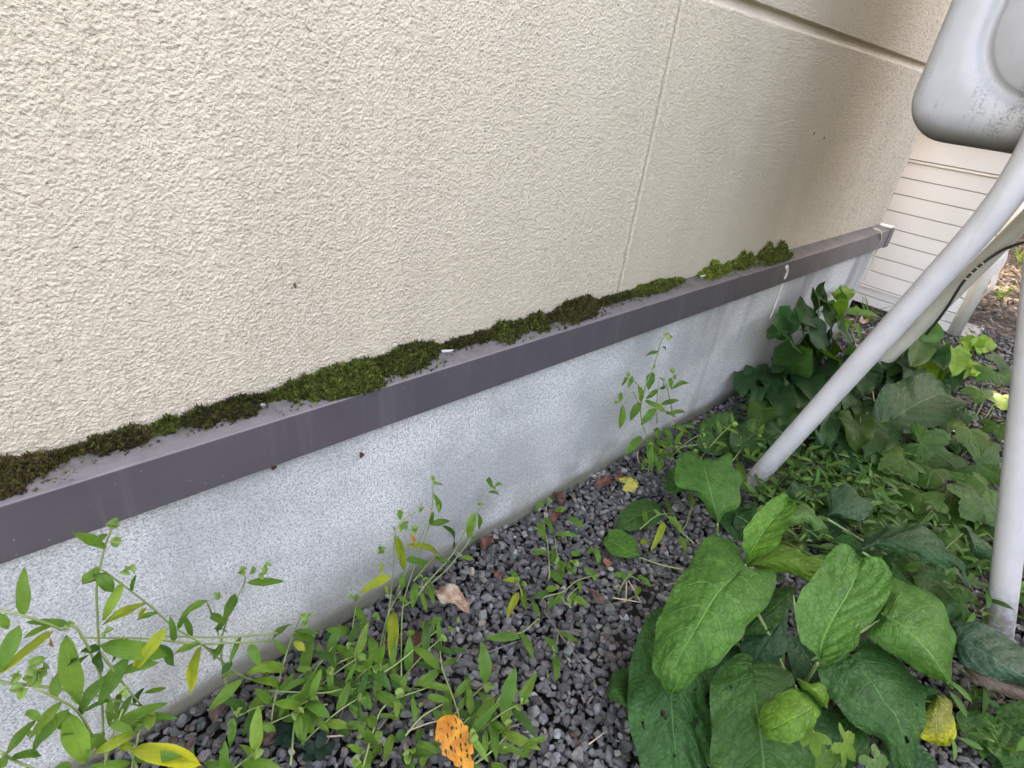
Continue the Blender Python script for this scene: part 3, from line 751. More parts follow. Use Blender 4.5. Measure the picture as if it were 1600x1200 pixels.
def dayflower(label, conv, d, stems, leaves, buds=(), hmin=.03, rstem=.0016, hfun=None, auto=0, seed=0, group='dayflower weeds along the wall', extra=None):
    """conv: turns listed photo marks into photo pixels; every mark is set at d metres off the wall, or hmin above the gravel"""
    r = random.Random(seed * 13 + 5)
    T = lambda x, y, dd=0: (hfun(*conv(x, y)) if hfun else Q(*conv(x, y), d + dd, hmin))
    allp = [T(*p) for s in stems for p in s] or [T(*leaves[0][:2])]
    low = min(allp, key=lambda p: p[2]); org = np.array([low[0], min(low[1], -.03), 0.0])
    root = thing("dayflower_plant", label, "plant", org, group)
    for s in stems:
        P_ = [T(*p, r.uniform(-.008, .008)) for p in s]
        if P_[0][2] > .02 and s[0] is stems[0][0]:
            g0 = P_[0].copy(); g0[2] = .0; g0[1] = min(g0[1], -.03); P_ = [g0] + P_
        m = MB(); m.tube(P_, rstem, rstem * .6, 6, True, 4); m.obj("stem", M_STEM, root, smooth=True, base=org)
        if auto:
            C_ = crom(P_, 6); step = 5; side = 1
            for i in range(4, len(C_) - 1, step):
                side = -side; t_ = nrm(C_[min(i + 1, len(C_) - 1)] - C_[i]); q = C_[i]
                dirv = nrm(np.cross(t_, nrm(CAM - q)) * side + t_ * .6 + np.array([0, -.15, r.uniform(-.5, .25)]))
                L = auto * r.uniform(.7, 1.25)
                e = q + dirv * L; e[2] = max(e[2], .012); e[1] = min(e[1], -.006)
                leaf(q, e, L * r.uniform(.17, .23), 'lance', M_BLADE, jit(MG, r), r.choice([0, 0, 0, 0, .25]), root, .08, None, r.uniform(.1, .5), .08, 0, org, r)
    if extra:
        ex0, ey0, ex1, ey1, n_, el = extra
        for _ in range(n_):
            q0 = T(r.uniform(ex0, ex1), r.uniform(ey0, ey1)); q0[2] = .0 if q0[1] < -.05 else q0[2]; q0[1] = min(q0[1], -.03)
            a_ = r.uniform(0, 6.28); ln = r.uniform(.07, .15); up_ = r.uniform(.4, 1.0)
            dv = np.array([math.cos(a_) * ln * .8, -abs(math.sin(a_)) * ln * .4, 0])
            P_ = [q0, q0 + dv * .35 + (0, 0, ln * up_ * .4), q0 + dv * .7 + (0, 0, ln * up_ * .7), q0 + dv + (0, 0, ln * up_ * .85)]
            m = MB(); m.tube(P_, rstem, rstem * .6, 6, True, 4); m.obj("stem", M_STEM, root, smooth=True, base=org)
            C_ = crom(P_, 5); sd_ = 1
            for i in range(3, len(C_), 3):
                sd_ = -sd_; q = C_[i]; t_ = nrm(C_[i] - C_[i - 1]); dirv = nrm(np.cross(t_, nrm(CAM - q)) * sd_ + t_ * .7 + np.array([r.uniform(-.3, .3), -.2, r.uniform(-.6, .2)])); L = el * r.uniform(.7, 1.3)
                e = q + dirv * L; e[2] = max(e[2], .012); e[1] = min(e[1], -.006)
                leaf(q, e, L * r.uniform(.19, .27), 'lance', M_BLADE, jit(r.choice([MG, MG, LG, DG]), r), r.choice([0, 0, 0, 0, 0, .3]), root, .1, None, r.uniform(.1, .5), .08, 0, org, r)
            for _ in range(2): bud(C_[-1] + np.array([r.uniform(-.005, .005), -.003, r.uniform(0, .006)]), .006, root, org, r)
    for l in leaves:
        x0, y0, x1, y1, w = l[:5]; c_ = l[5] if len(l) > 5 else MG; ye = l[6] if len(l) > 6 else 0
        b = T(x0, y0, r.uniform(-.01, .01)); e = T(x1, y1, r.uniform(-.015, .03))
        sc = conv(1, 0)[0] - conv(0, 0)[0]
        hw = w * sc / ppm((b + e) / 2)
        leaf(b, e, hw * 1.42, 'lance', M_BLADE, jit(c_, r), ye, root, r.uniform(.02, .12), None, r.uniform(.1, .45), .07, r.uniform(-.25, .25), org, r)
    for bb in buds:
        p = T(bb[0], bb[1]); sc = conv(1, 0)[0] - conv(0, 0)[0]
        for _ in range(2): bud(p, bb[2] * sc / ppm(p), root, org, r)
    return root
def zc(ox, oy, s): return lambda x, y: (ox + x / s, oy + y / s)
Z4 = zc(0, 700, 2.4); Z5 = zc(400, 700, 2.4); Z7 = zc(700, 350, 2.6667)

dayflower("tall upright dayflower shoot touching the flashing at the left, with two round buds", Z4, .10,
    [[(400, 1180), (380, 900), (370, 730), (362, 530), (378, 430), (400, 350), (428, 285)]],
    [(400, 375, 262, 320, 26), (402, 322, 350, 366, 16), (352, 460, 308, 515, 20), (365, 470, 425, 540, 28), (378, 455, 330, 470, 16)],
    [(438, 285, 18), (443, 337, 18), (475, 456, 18), (330, 485, 14)], seed=1)
dayflower("long dayflower stem slanting down right across the lower wall", Z4, .085,
    [[(1080, 905), (920, 860), (820, 790), (750, 730), (650, 670), (560, 590), (430, 490), (380, 455)], [(1040, 695), (830, 710), (600, 705)], [(1020, 722), (750, 735), (560, 715), (300, 712)]],
    [(460, 505, 385, 650, 22, LG), (552, 580, 375, 672, 26, YG, .35), (545, 598, 520, 645, 11, YG), (755, 740, 715, 930, 27, YG, .62), (590, 740, 655, 820, 26, DG), (935, 735, 978, 815, 22, MG), (775, 750, 800, 790, 14, MG), (870, 800, 830, 850, 16, DG), (910, 865, 778, 990, 24, MG), (920, 850, 1070, 820, 24, LG), (940, 870, 1060, 905, 18)],
    [(520, 985, 14)], seed=2, auto=0.03)
dayflower("dayflower with broad pale leaves reaching in from the photo's left edge", Z4, .12,
    [[(330, 745), (230, 682), (110, 635), (0, 608)], [(380, 770), (460, 880), (530, 965)], [(0, 878), (270, 910), (540, 970)]],
    [(72, 665, -6, 850, 34, MG), (200, 685, 0, 850, 22, YG, .4), (248, 700, 300, 965, 44, LG), (372, 740, 630, 780, 40, MG), (625, 675, 488, 850, 28, YG, .45), (488, 780, 370, 962, 34, MG), (375, 748, 300, 765, 18, DG), (380, 762, 388, 832, 26, DG), (215, 850, 208, 945, 24, MG), (230, 830, 290, 790, 14, DG), (0, 620, 30, 680, 20, LG), (540, 918, 625, 900, 10, MG), (455, 915, 440, 1000, 18), (500, 960, 540, 900, 16, DG), (190, 700, 205, 745, 14, (.25, .13, .06)), (270, 905, 300, 965, 16, LG)],
    [(120, 815, 22), (100, 860, 20), (140, 855, 22), (80, 905, 18), (60, 850, 16), (400, 690, 12), (260, 660, 11), (165, 830, 20)], seed=3, extra=(0, 900, 300, 1150, 5, .05), auto=0.04)
dayflower("dayflower with one large yellow leaf at the bottom left corner", Z4, .16,
    [[(500, 1250), (515, 1100), (530, 1030), (540, 1000)], [(345, 1080), (320, 1030), (270, 970), (130, 900)], [(0, 1140), (60, 1175), (150, 1210)], [(390, 1200), (420, 1090), (460, 980)]],
    [(490, 1130, 757, 1190, 44, YG, .66), (505, 1065, 345, 1150, 24, YG, .2), (255, 985, 325, 1185, 46, LG, .1), (100, 985, 165, 1028, 18, LG), (195, 1010, 245, 1048, 20, LG), (135, 1020, 20, 1160, 24, MG), (262, 978, 128, 1132, 30, MG), (385, 1065, 325, 1150, 30, MG), (490, 1185, 330, 1195, 18, LG), (520, 1000, 570, 1020, 26, MG), (560, 1000, 560, 1060, 24, LG), (415, 1030, 500, 1060, 20, MG), (500, 1110, 440, 1140, 18, YG), (270, 1190, 200, 1205, 20, MG), (30, 1165, -20, 1200, 22, MG)],
    [(540, 1010, 22), (515, 1045, 20), (455, 920, 14), (125, 1065, 12)], seed=4, extra=(30, 1000, 620, 1220, 10, .058), auto=0.045, hmin=.05)
dayflower("short dayflower shoot with round green buds against the pale wall between two taller ones", Z4, .07,
    [[(830, 785), (850, 650), (885, 570), (915, 510), (920, 480)], [(800, 640), (782, 590), (775, 570)]],
    [(925, 506, 1066, 500, 18), (885, 550, 835, 652, 22), (782, 570, 682, 637, 17), (790, 625, 850, 660, 18), (850, 640, 820, 700, 18, LG), (845, 690, 800, 680, 14)],
    [(995, 445, 12), (985, 470, 12), (905, 466, 14), (815, 546, 12), (945, 458, 11)], seed=5)
dayflower("leafy dayflower in front of the wall foot, beside the tiny dark seedlings", Z5, .05,
    [[(60, 1000), (100, 820), (140, 700), (165, 640)], [(130, 1190), (155, 960), (210, 850), (330, 690)], [(0, 1060), (130, 1000), (270, 960)], [(0, 905), (130, 915), (280, 915), (450, 860)]],
    [(135, 665, 62, 720, 20), (135, 700, 225, 722, 18), (140, 725, 185, 765, 18, YG, .25), (110, 825, -30, 830, 26, LG), (40, 900, -30, 1060, 30, LG), (20, 1035, 75, 1065, 18, LG), (180, 925, 80, 985, 20), (235, 950, 185, 1065, 24), (150, 830, 215, 828, 13, LG), (235, 830, 245, 875, 10, LG), (60, 860, 95, 910, 12)],
    [(172, 630, 12), (195, 632, 11), (190, 655, 11), (40, 925, 11), (120, 945, 11)], seed=6, extra=(0, 800, 300, 1150, 8, .05), auto=0.04, hmin=.05)
dayflower("dayflower shoot with drooping yellow green leaves leaning on the wall", Z5, .06,
    [[(455, 900), (478, 740), (500, 600), (515, 450), (520, 340), (545, 275), (600, 240)], [(440, 880), (490, 640), (540, 540)]],
    [(525, 335, 556, 458, 22, YG, .2), (505, 475, 387, 545, 22, YG, .3), (540, 232, 540, 272, 13), (515, 610, 510, 825, 25, YG, .5), (470, 430, 470, 475, 9, YG, .4), (460, 370, 480, 395, 9), (505, 290, 520, 310, 10), (480, 520, 495, 560, 16, YG, .2), (545, 470, 550, 530, 13), (560, 420, 645, 432, 18, MG), (480, 390, 455, 400, 8)],
    [(545, 290, 14), (560, 280, 12), (598, 308, 13), (520, 340, 9), (470, 380, 9)], seed=7)
dayflower("tall thin dayflower shoot against the wall with a curled rust edged leaf", Z5, .035,
    [[(545, 860), (548, 620), (575, 500), (640, 320), (660, 230), (665, 125)], [(520, 560), (600, 380), (655, 250)]],
    [(663, 170, 690, 240, 12), (655, 290, 727, 275, 16), (698, 292, 737, 378, 21, DG), (560, 365, 700, 430, 22, YG, .4), (575, 320, 598, 365, 9, (.45, .2, .06), .5), (665, 240, 655, 290, 12), (650, 232, 660, 250, 7, (.5, .25, .1)), (668, 135, 700, 140, 7), (680, 200, 685, 245, 9, LG)],
    [(662, 115, 9), (670, 130, 8), (615, 235, 10)], seed=8)
dayflower("forked dayflower shoot reaching highest in front of the bare wall, above the red leaf", Z5, .03,
    [[(640, 510), (740, 395), (790, 300), (835, 235), (862, 170), (885, 140)], [(660, 505), (720, 450), (795, 355), (820, 300)]],
    [(822, 240, 795, 345, 22, LG), (832, 245, 835, 310, 13), (868, 112, 887, 150, 12), (872, 165, 917, 180, 11), (770, 408, 815, 420, 12, LG), (808, 335, 830, 345, 8, LG)],
    [(903, 140, 11), (893, 150, 9), (838, 215, 8)], seed=9)
dayflower("dayflower spreading over the gravel left of the tan dead leaf", Z5, .03,
    [[(385, 870), (370, 780), (360, 700), (375, 590)], [(590, 500), (640, 440), (700, 380)], [(450, 860), (540, 800), (640, 715), (690, 680)], [(650, 490), (600, 560), (545, 600)]],
    [(350, 690, 260, 680, 22), (370, 782, 290, 738, 18), (370, 600, 415, 668, 20), (430, 708, 455, 825, 22), (395, 700, 425, 740, 14), (597, 505, 588, 605, 18), (650, 505, 665, 590, 14), (700, 640, 640, 660, 15), (590, 745, 702, 845, 22), (690, 835, 592, 893, 20), (470, 840, 520, 800, 16), (700, 770, 790, 760, 16, DG), (680, 720, 690, 780, 14), (260, 710, 300, 700, 20, DG), (400, 760, 420, 810, 16, DG), (620, 650, 640, 690, 11), (500, 850, 560, 880, 15), (560, 700, 600, 690, 12)],
    [(610, 490, 10), (630, 500, 10), (615, 515, 9), (350, 560, 11), (375, 565, 12), (750, 640, 9), (720, 680, 9), (690, 705, 8), (448, 640, 12)], seed=10, extra=(300, 650, 620, 900, 5, .045), auto=0.035, hmin=.045)
dayflower("bushy dayflower around the orange fallen leaf", Z5, .2,
    [[(760, 1010), (740, 940), (700, 830), (690, 760)], [(400, 1200), (440, 1060), (490, 960), (640, 900)], [(620, 1170), (700, 1110), (780, 1030), (850, 960)], [(560, 1080), (620, 1010), (700, 960)], [(800, 1200), (880, 1140), (940, 1080)]],
    [(390, 903, 432, 985, 22), (450, 915, 558, 980, 24), (805, 868, 740, 938, 18), (893, 932, 803, 1065, 28, LG), (845, 945, 790, 1015, 24, DG), (890, 998, 900, 1172, 22), (600, 1112, 692, 1142, 24), (512, 1072, 480, 1185, 20), (470, 1060, 440, 1110, 18), (340, 1035, 395, 1050, 20), (640, 930, 730, 950, 16), (620, 1050, 600, 1110, 16, DG), (560, 1065, 520, 1100, 20, DG), (810, 915, 780, 960, 14, DG), (880, 1180, 960, 1240, 20), (430, 1000, 440, 1060, 22), (640, 1140, 620, 1200, 20), (700, 1090, 730, 1130, 14, DG), (800, 1190, 850, 1220, 18), (300, 1060, 360, 1080, 14, DG)],
    [(600, 985, 10), (400, 1040, 9), (620, 960, 9), (930, 1130, 8), (390, 1070, 10)], seed=11, extra=(300, 950, 900, 1220, 8, .052), auto=0.04, hfun=lambda x, y: G(x, y, .055))
dayflower("small dayflower sprig right of the orange fallen leaf, nearest the bare gravel", Z5, .3, 
    [[(900, 960), (930, 910), (950, 885)], [(975, 1165), (1010, 1120), (1050, 1090)]],
    [(935, 925, 992, 1012, 14), (935, 890, 960, 865, 12), (905, 935, 930, 965, 14), (1015, 1110, 1090, 1092, 15), (1010, 1110, 1020, 1165, 14), (960, 900, 985, 915, 9, LG)],
    [(950, 915, 10), (1040, 1100, 9), (960, 935, 8)], seed=12, hfun=lambda x, y: G(x, y, .04))
GR = 'small dayflower sprigs on the gravel'
dayflower("dayflower sprig with one yellowing leaf, alone on open gravel", Z5, .3,  [[(1000, 560), (985, 510), (975, 490)]],
    [(985, 540, 940, 640, 17, YG, .3), (1000, 520, 1012, 612, 14), (985, 500, 955, 458, 13), (1035, 572, 1065, 638, 11), (980, 495, 925, 495, 11, YG)], [(975, 500, 10), (1000, 505, 9)], seed=13, group=GR, hfun=lambda x, y: G(x, y, .02))
dayflower("dayflower sprig with two long leaves forming an arch on the gravel", Z5, .3,  [[(1060, 640), (1000, 690), (940, 700)]],
    [(990, 705, 858, 715, 20), (992, 690, 1042, 795, 16), (930, 695, 990, 715, 10)], [(915, 715, 7)], seed=14, group=GR, hfun=lambda x, y: G(x, y, .02))
dayflower("dayflower sprig lying beside the long thin dark twig", Z5, .3,  [[(1110, 740), (1120, 760), (1135, 690)]],
    [(1085, 708, 1135, 765, 14), (1125, 775, 1127, 880, 17), (1140, 692, 1212, 728, 13)], [(1120, 775, 8)], seed=15, group=GR, hfun=lambda x, y: G(x, y, .02))
dayflower("dayflower with many small leaves on gravel near the wall's green foot", Z5, .3,  [[(1100, 470), (1095, 370), (1080, 280), (1095, 200)], [(1150, 480), (1130, 400), (1120, 330)]],
    [(1080, 258, 1115, 320, 13), (1060, 278, 1085, 350, 17), (1120, 322, 1210, 330, 14), (1170, 258, 1235, 302, 14), (1035, 388, 1095, 395, 14), (1140, 420, 1145, 500, 16), (1105, 458, 1150, 515, 16), (1160, 450, 1205, 475, 9), (1080, 200, 1045, 240, 12), (1120, 235, 1165, 225, 12), (1120, 380, 1100, 430, 12)], [(1095, 200, 9), (1140, 230, 9)], seed=16, extra=(1060, 350, 1160, 480, 2, .03), group=GR, hfun=lambda x, y: G(x, y, .03))
dayflower("low tangled dayflower clump in the middle of the open gravel", Z5, .3,  [[(1080, 560), (1150, 540), (1200, 500), (1260, 480)], [(1180, 600), (1170, 560), (1210, 520)]],
    [(1085, 530, 1130, 525, 14), (1130, 560, 1092, 615, 15), (1150, 545, 1110, 590, 12), (1190, 560, 1245, 590, 17), (1180, 575, 1200, 540, 12), (1210, 500, 1215, 540, 10), (1180, 400, 1220, 390, 14), (1260, 460, 1270, 490, 14), (1040, 560, 1100, 540, 14, DG), (1230, 450, 1260, 480, 12), (1275, 375, 1285, 440, 14), (1270, 380, 1240, 395, 12)], [(1175, 575, 9), (1140, 565, 8), (1200, 590, 8), (1270, 485, 8)], seed=17, group=GR, hfun=lambda x, y: G(x, y, .025))
dayflower("sparse dayflower sprig near the dead straw stalks", Z5, .3,  [[(1370, 520), (1400, 480), (1440, 500)]],
    [(1340, 480, 1390, 475, 14), (1430, 480, 1480, 520, 17), (1440, 520, 1420, 560, 12), (1390, 490, 1360, 470, 10)], [(1400, 470, 7)], seed=18, group=GR, hfun=lambda x, y: G(x, y, .03))

dayflower("slender many leaved dayflower standing alone before the far half of the wall", Z7, .05,
    [[(838, 1010), (828, 890), (802, 790), (822, 680), (858, 590), (888, 490), (905, 470)], [(872, 830), (868, 760), (880, 650)], [(935, 780), (915, 690), (900, 640)], [(800, 770), (770, 700), (735, 750)], [(820, 700), (790, 670), (760, 640)]],
    [(882, 528, 822, 552, 14), (893, 512, 908, 530, 9), (850, 618, 835, 692, 21), (795, 675, 803, 742, 17), (768, 635, 750, 685, 12), (745, 640, 722, 680, 9), (720, 700, 715, 742, 11), (728, 755, 714, 855, 18), (802, 742, 760, 818, 20), (820, 735, 912, 785, 15), (875, 690, 825, 730, 13), (930, 690, 1006, 665, 13), (885, 755, 962, 735, 13), (925, 640, 930, 690, 11), (905, 785, 950, 805, 15), (862, 768, 803, 838, 20), (805, 885, 735, 968, 20), (835, 895, 850, 1035, 18), (880, 640, 895, 690, 12), (905, 680, 880, 690, 9), (865, 850, 880, 900, 15), (930, 790, 990, 790, 13), (895, 850, 940, 895, 12), (945, 850, 1010, 880, 14), (870, 920, 930, 915, 13), (870, 940, 945, 980, 16), (890, 980, 870, 1030, 16)],
    [(910, 468, 11), (925, 472, 9), (745, 630, 8), (930, 615, 9), (945, 632, 8), (700, 745, 8), (930, 790, 9), (855, 595, 7)], seed=20, extra=(850, 850, 960, 960, 5, .038), hmin=.03)
Z9 = zc(1000, 640, 4.4444)
dayflower("pair of thin dayflower sprigs left of the diagonal tank leg's foot", Z9, .3,
    [[(600, 420), (740, 200), (745, 0)], [(860, 245), (800, 165), (735, 100)], [(400, 245), (330, 250), (260, 275)]],
    [(745, 98, 628, 200, 22), (790, 150, 615, 262, 24, LG), (715, 265, 640, 255, 18, LG), (600, 235, 522, 290, 20), (730, 260, 750, 340, 22), (840, 240, 770, 340, 22, LG), (740, 0, 700, -40, 22), (160, 145, 230, 210, 22), (430, 150, 410, 215, 16), (240, 110, 320, 190, 18), (110, 220, 210, 260, 26), (60, 190, 110, 400, 26, MG), (160, 350, 120, 440, 22), (680, 350, 740, 590, 34, MG)],
    [(705, 100, 14), (790, 160, 13), (780, 265, 14), (450, 250, 14), (240, 110, 16)], seed=21, extra=(300, 100, 700, 400, 4, .04), hfun=lambda x, y: G(x, y, .05))
dayflower("dayflower with a striped yellow green leaf beside the round ribbed leaves on the gravel", Z9, .5,
    [[(370, 640), (300, 830), (220, 700)], [(0, 830), (110, 740), (200, 720)]],
    [(170, 620, 215, 740, 20), (165, 780, 75, 985, 30, YG, .4), (200, 740, 300, 860, 28, LG, .2), (275, 870, 325, 1005, 24), (330, 570, 380, 690, 26), (30, 700, 40, 800, 22), (0, 930, 60, 905, 22, YG, .4)], [(105, 700, 14), (120, 715, 12)], seed=22, hfun=lambda x, y: G(x, y, .05))

# ------------------------------------------------------------------ broad-leaved plants
def broad(label, name, org_px, leaves, group=None, cat="plant", seed=0, mat=None):
    """leaves: (bx,by,bh, tx,ty,th, halfwidth px, colour, opts)"""
    r = random.Random(seed); org = G(*org_px, 0); root = thing(name, label, cat, org, group)
    for l in leaves:
        bx, by, bh, tx, ty, th, w, c_ = l[:8]; op = dict(l[8]) if len(l) > 8 else {}
        b = G(bx, by, bh); e = G(tx, ty, th); pet = op.pop('pet', None); sh = op.pop('shape', 'comfrey'); ye = op.pop('yel', 0)
        hw = w / ppm((b + e) / 2); mt = op.pop('mat', mat or M_QUILT)
        kw = dict(sag=.08, fold=.22, wave=.17, tipcurl=.08); kw.update(op)
        lf = leaf(b, e, hw, sh, mt, jit(c_, r, .08), ye, root, nh=kw.pop('nh', None), org=org, r=r, nu=kw.pop('nu', 26 if sh == 'comfrey' else 16), nv=kw.pop('nv', 15 if sh == 'comfrey' else 11), **kw)
        # petiole, and the raised midrib under the blade
        s0 = G(*pet, .01) if pet else org + np.array([r.uniform(-.02, .02), r.uniform(-.02, .02), 0])
        mid = (b + s0) / 2 + np.array([0, 0, .10 * np.linalg.norm(b - s0)]); d_ = nrm(b - e) * .012 - np.array([0, 0, .010])
        m = MB(); m.tube([s0, mid, b + d_, b + (e - b) * .03 - (0, 0, .001)], .0032 if hw > .03 else .0017, .0024 if hw > .03 else .0012, 8, True, 5); m.obj("petiole", M_STEMB, root, smooth=True, base=org)
    return root
CG = (.060, .170, .034); CD = (.036, .106, .027); CB = (.038, .100, .044); CL = (.088, .200, .030)
Z3 = zc(900, 700, 2.2857)
def resamp(pts, n):
    P_ = np.array(crom([np.array(p, float) for p in pts], 8)); d = np.concatenate([[0], np.cumsum(np.linalg.norm(np.diff(P_, axis=0), axis=1))]); t_ = np.linspace(0, d[-1], n)
    return np.stack([np.interp(t_, d, P_[:, k]) for k in range(P_.shape[1])], 1)
def tleaf(root, org, r, mid, L, R, h0, h1, col, arch=.02, drop=.012, fold=.0, wave=1.0, yel=0, holes=0, small=False, pet=None, mat=None):
    """one blade between a midrib and its two margins, each laid at its own height above the ground"""
    nu, nv = (34, 19) if small else (60, 37)
    m_, l_, r_e = resamp(mid, nu), resamp(L, nu), resamp(R, nu); u = np.linspace(0, 1, nu); V1 = np.linspace(-1, 1, nv); ph = r.uniform(0, 6)
    Pt = np.zeros((nv, nu, 3)); U, Vv = np.meshgrid(u, V1)
    base_h = h0 + (h1 - h0) * u + arch * 4 * u * (1 - u)
    scale = np.linalg.norm(m_[-1] - m_[0]) / 2.2857 / 700.
    for a in range(nv):
        e = l_ if V1[a] < 0 else r_e; k = abs(V1[a]); px = m_ * (1 - k) + e * k
        hh = base_h - drop * k ** 1.6 + fold * k * (1 if V1[a] < 0 else -.3)
        for b in range(nu):
            x, y = Z3(*px[b]); Pt[a, b] = G(x, y, max(hh[b], .012))
    du = np.gradient(Pt, axis=1); dv = np.gradient(Pt, axis=0); N = np.cross(du, dv); N /= np.maximum(np.linalg.norm(N, axis=2, keepdims=True), 1e-9); N *= np.sign(N[..., 2:3].mean())
    vein = np.abs(np.sin((U * 6.5 - np.abs(Vv) ** 1.25 * 2) * math.pi)); av = np.abs(Vv)
    dsp = (vein ** .6 - .6) * .05 * np.clip(av * 4, 0, 1) * (1 - av * .4) - .05 * np.exp(-(av / .10) ** 2) + wave * (.05 * np.sin(U * 15 + ph + Vv * 2) * av ** 2 + .03 * np.sin(U * 33 + ph * 2 + Vv * 5) * av ** 3) + .014 * np.sin(U * 47 + Vv * 9 + ph) * np.sin(Vv * 29 + U * 13)
    Pt = Pt + N * (dsp * scale * .24)[..., None]; Pt[..., 2] = np.maximum(Pt[..., 2], .010)
    ii = (np.arange(nu - 1)[None] + nu * np.arange(nv - 1)[:, None]).ravel(); Fc = np.stack([ii, ii + 1, ii + 1 + nu, ii + nu], 1)
    if holes:
        uc = U.ravel()[Fc].mean(1); vc = Vv.ravel()[Fc].mean(1); kp = np.ones(len(Fc), bool)
        for _ in range(holes):
            hu, hv, hr_ = r.uniform(.2, .8), r.uniform(-.8, .8), r.choice([.010, .012, .014, .026]); kp &= ((uc - hu) / hr_) ** 2 + ((vc - hv) / (hr_ * 2.4)) ** 2 > 1
        Fc = Fc[kp]
    uv = np.stack([U, Vv * .5 + .5], -1).reshape(-1, 2)
    o = mesh_np("leaf", Pt.reshape(-1, 3), Fc, mat or M_QUILT, root, True, uvs=uv, base=org); o.color = (*jit(col, r, .05), yel)
    if pet is None: s0 = org + np.array([r.uniform(-.02, .02), r.uniform(-.02, .02), 0])
    else: s0 = G(*Z3(*pet), .02)
    b = Pt[nv // 2, 0] - np.array([0, 0, .005]); e = b + (Pt[nv // 2, 4] - Pt[nv // 2, 0]) * .5 - np.array([0, 0, .008]); md = (s0 + b) / 2 - np.array([0, 0, .004]); rad = .0016 if small else .0034
    m = MB(); m.tube([s0, md, b] if pet else [s0, md, e], rad, rad * .75, 8, True, 5); m.obj("petiole", M_STEMB, root, smooth=True, base=org)
def tplant(label, name, org_px, leaves, seed):
    r = random.Random(seed); org = G(*org_px, 0); root = thing(name, label, "plant", org)
    for l in leaves:
        tleaf(root, org, r, *l[:6], **(l[6] if len(l) > 6 else {}))
    return root, org, r
def low_leaves(po, specs):
    root, org, r = po
    for (bx, by, bh, tx, ty, th, w, c_) in specs:
        b = G(bx, by, bh); e = G(tx, ty, th)
        leaf(b, e, w / ppm((b + e) / 2), 'comfrey', M_QUILT, jit(c_, r, .1), 0, root, .07, None, .25, .15, 0, org, r)
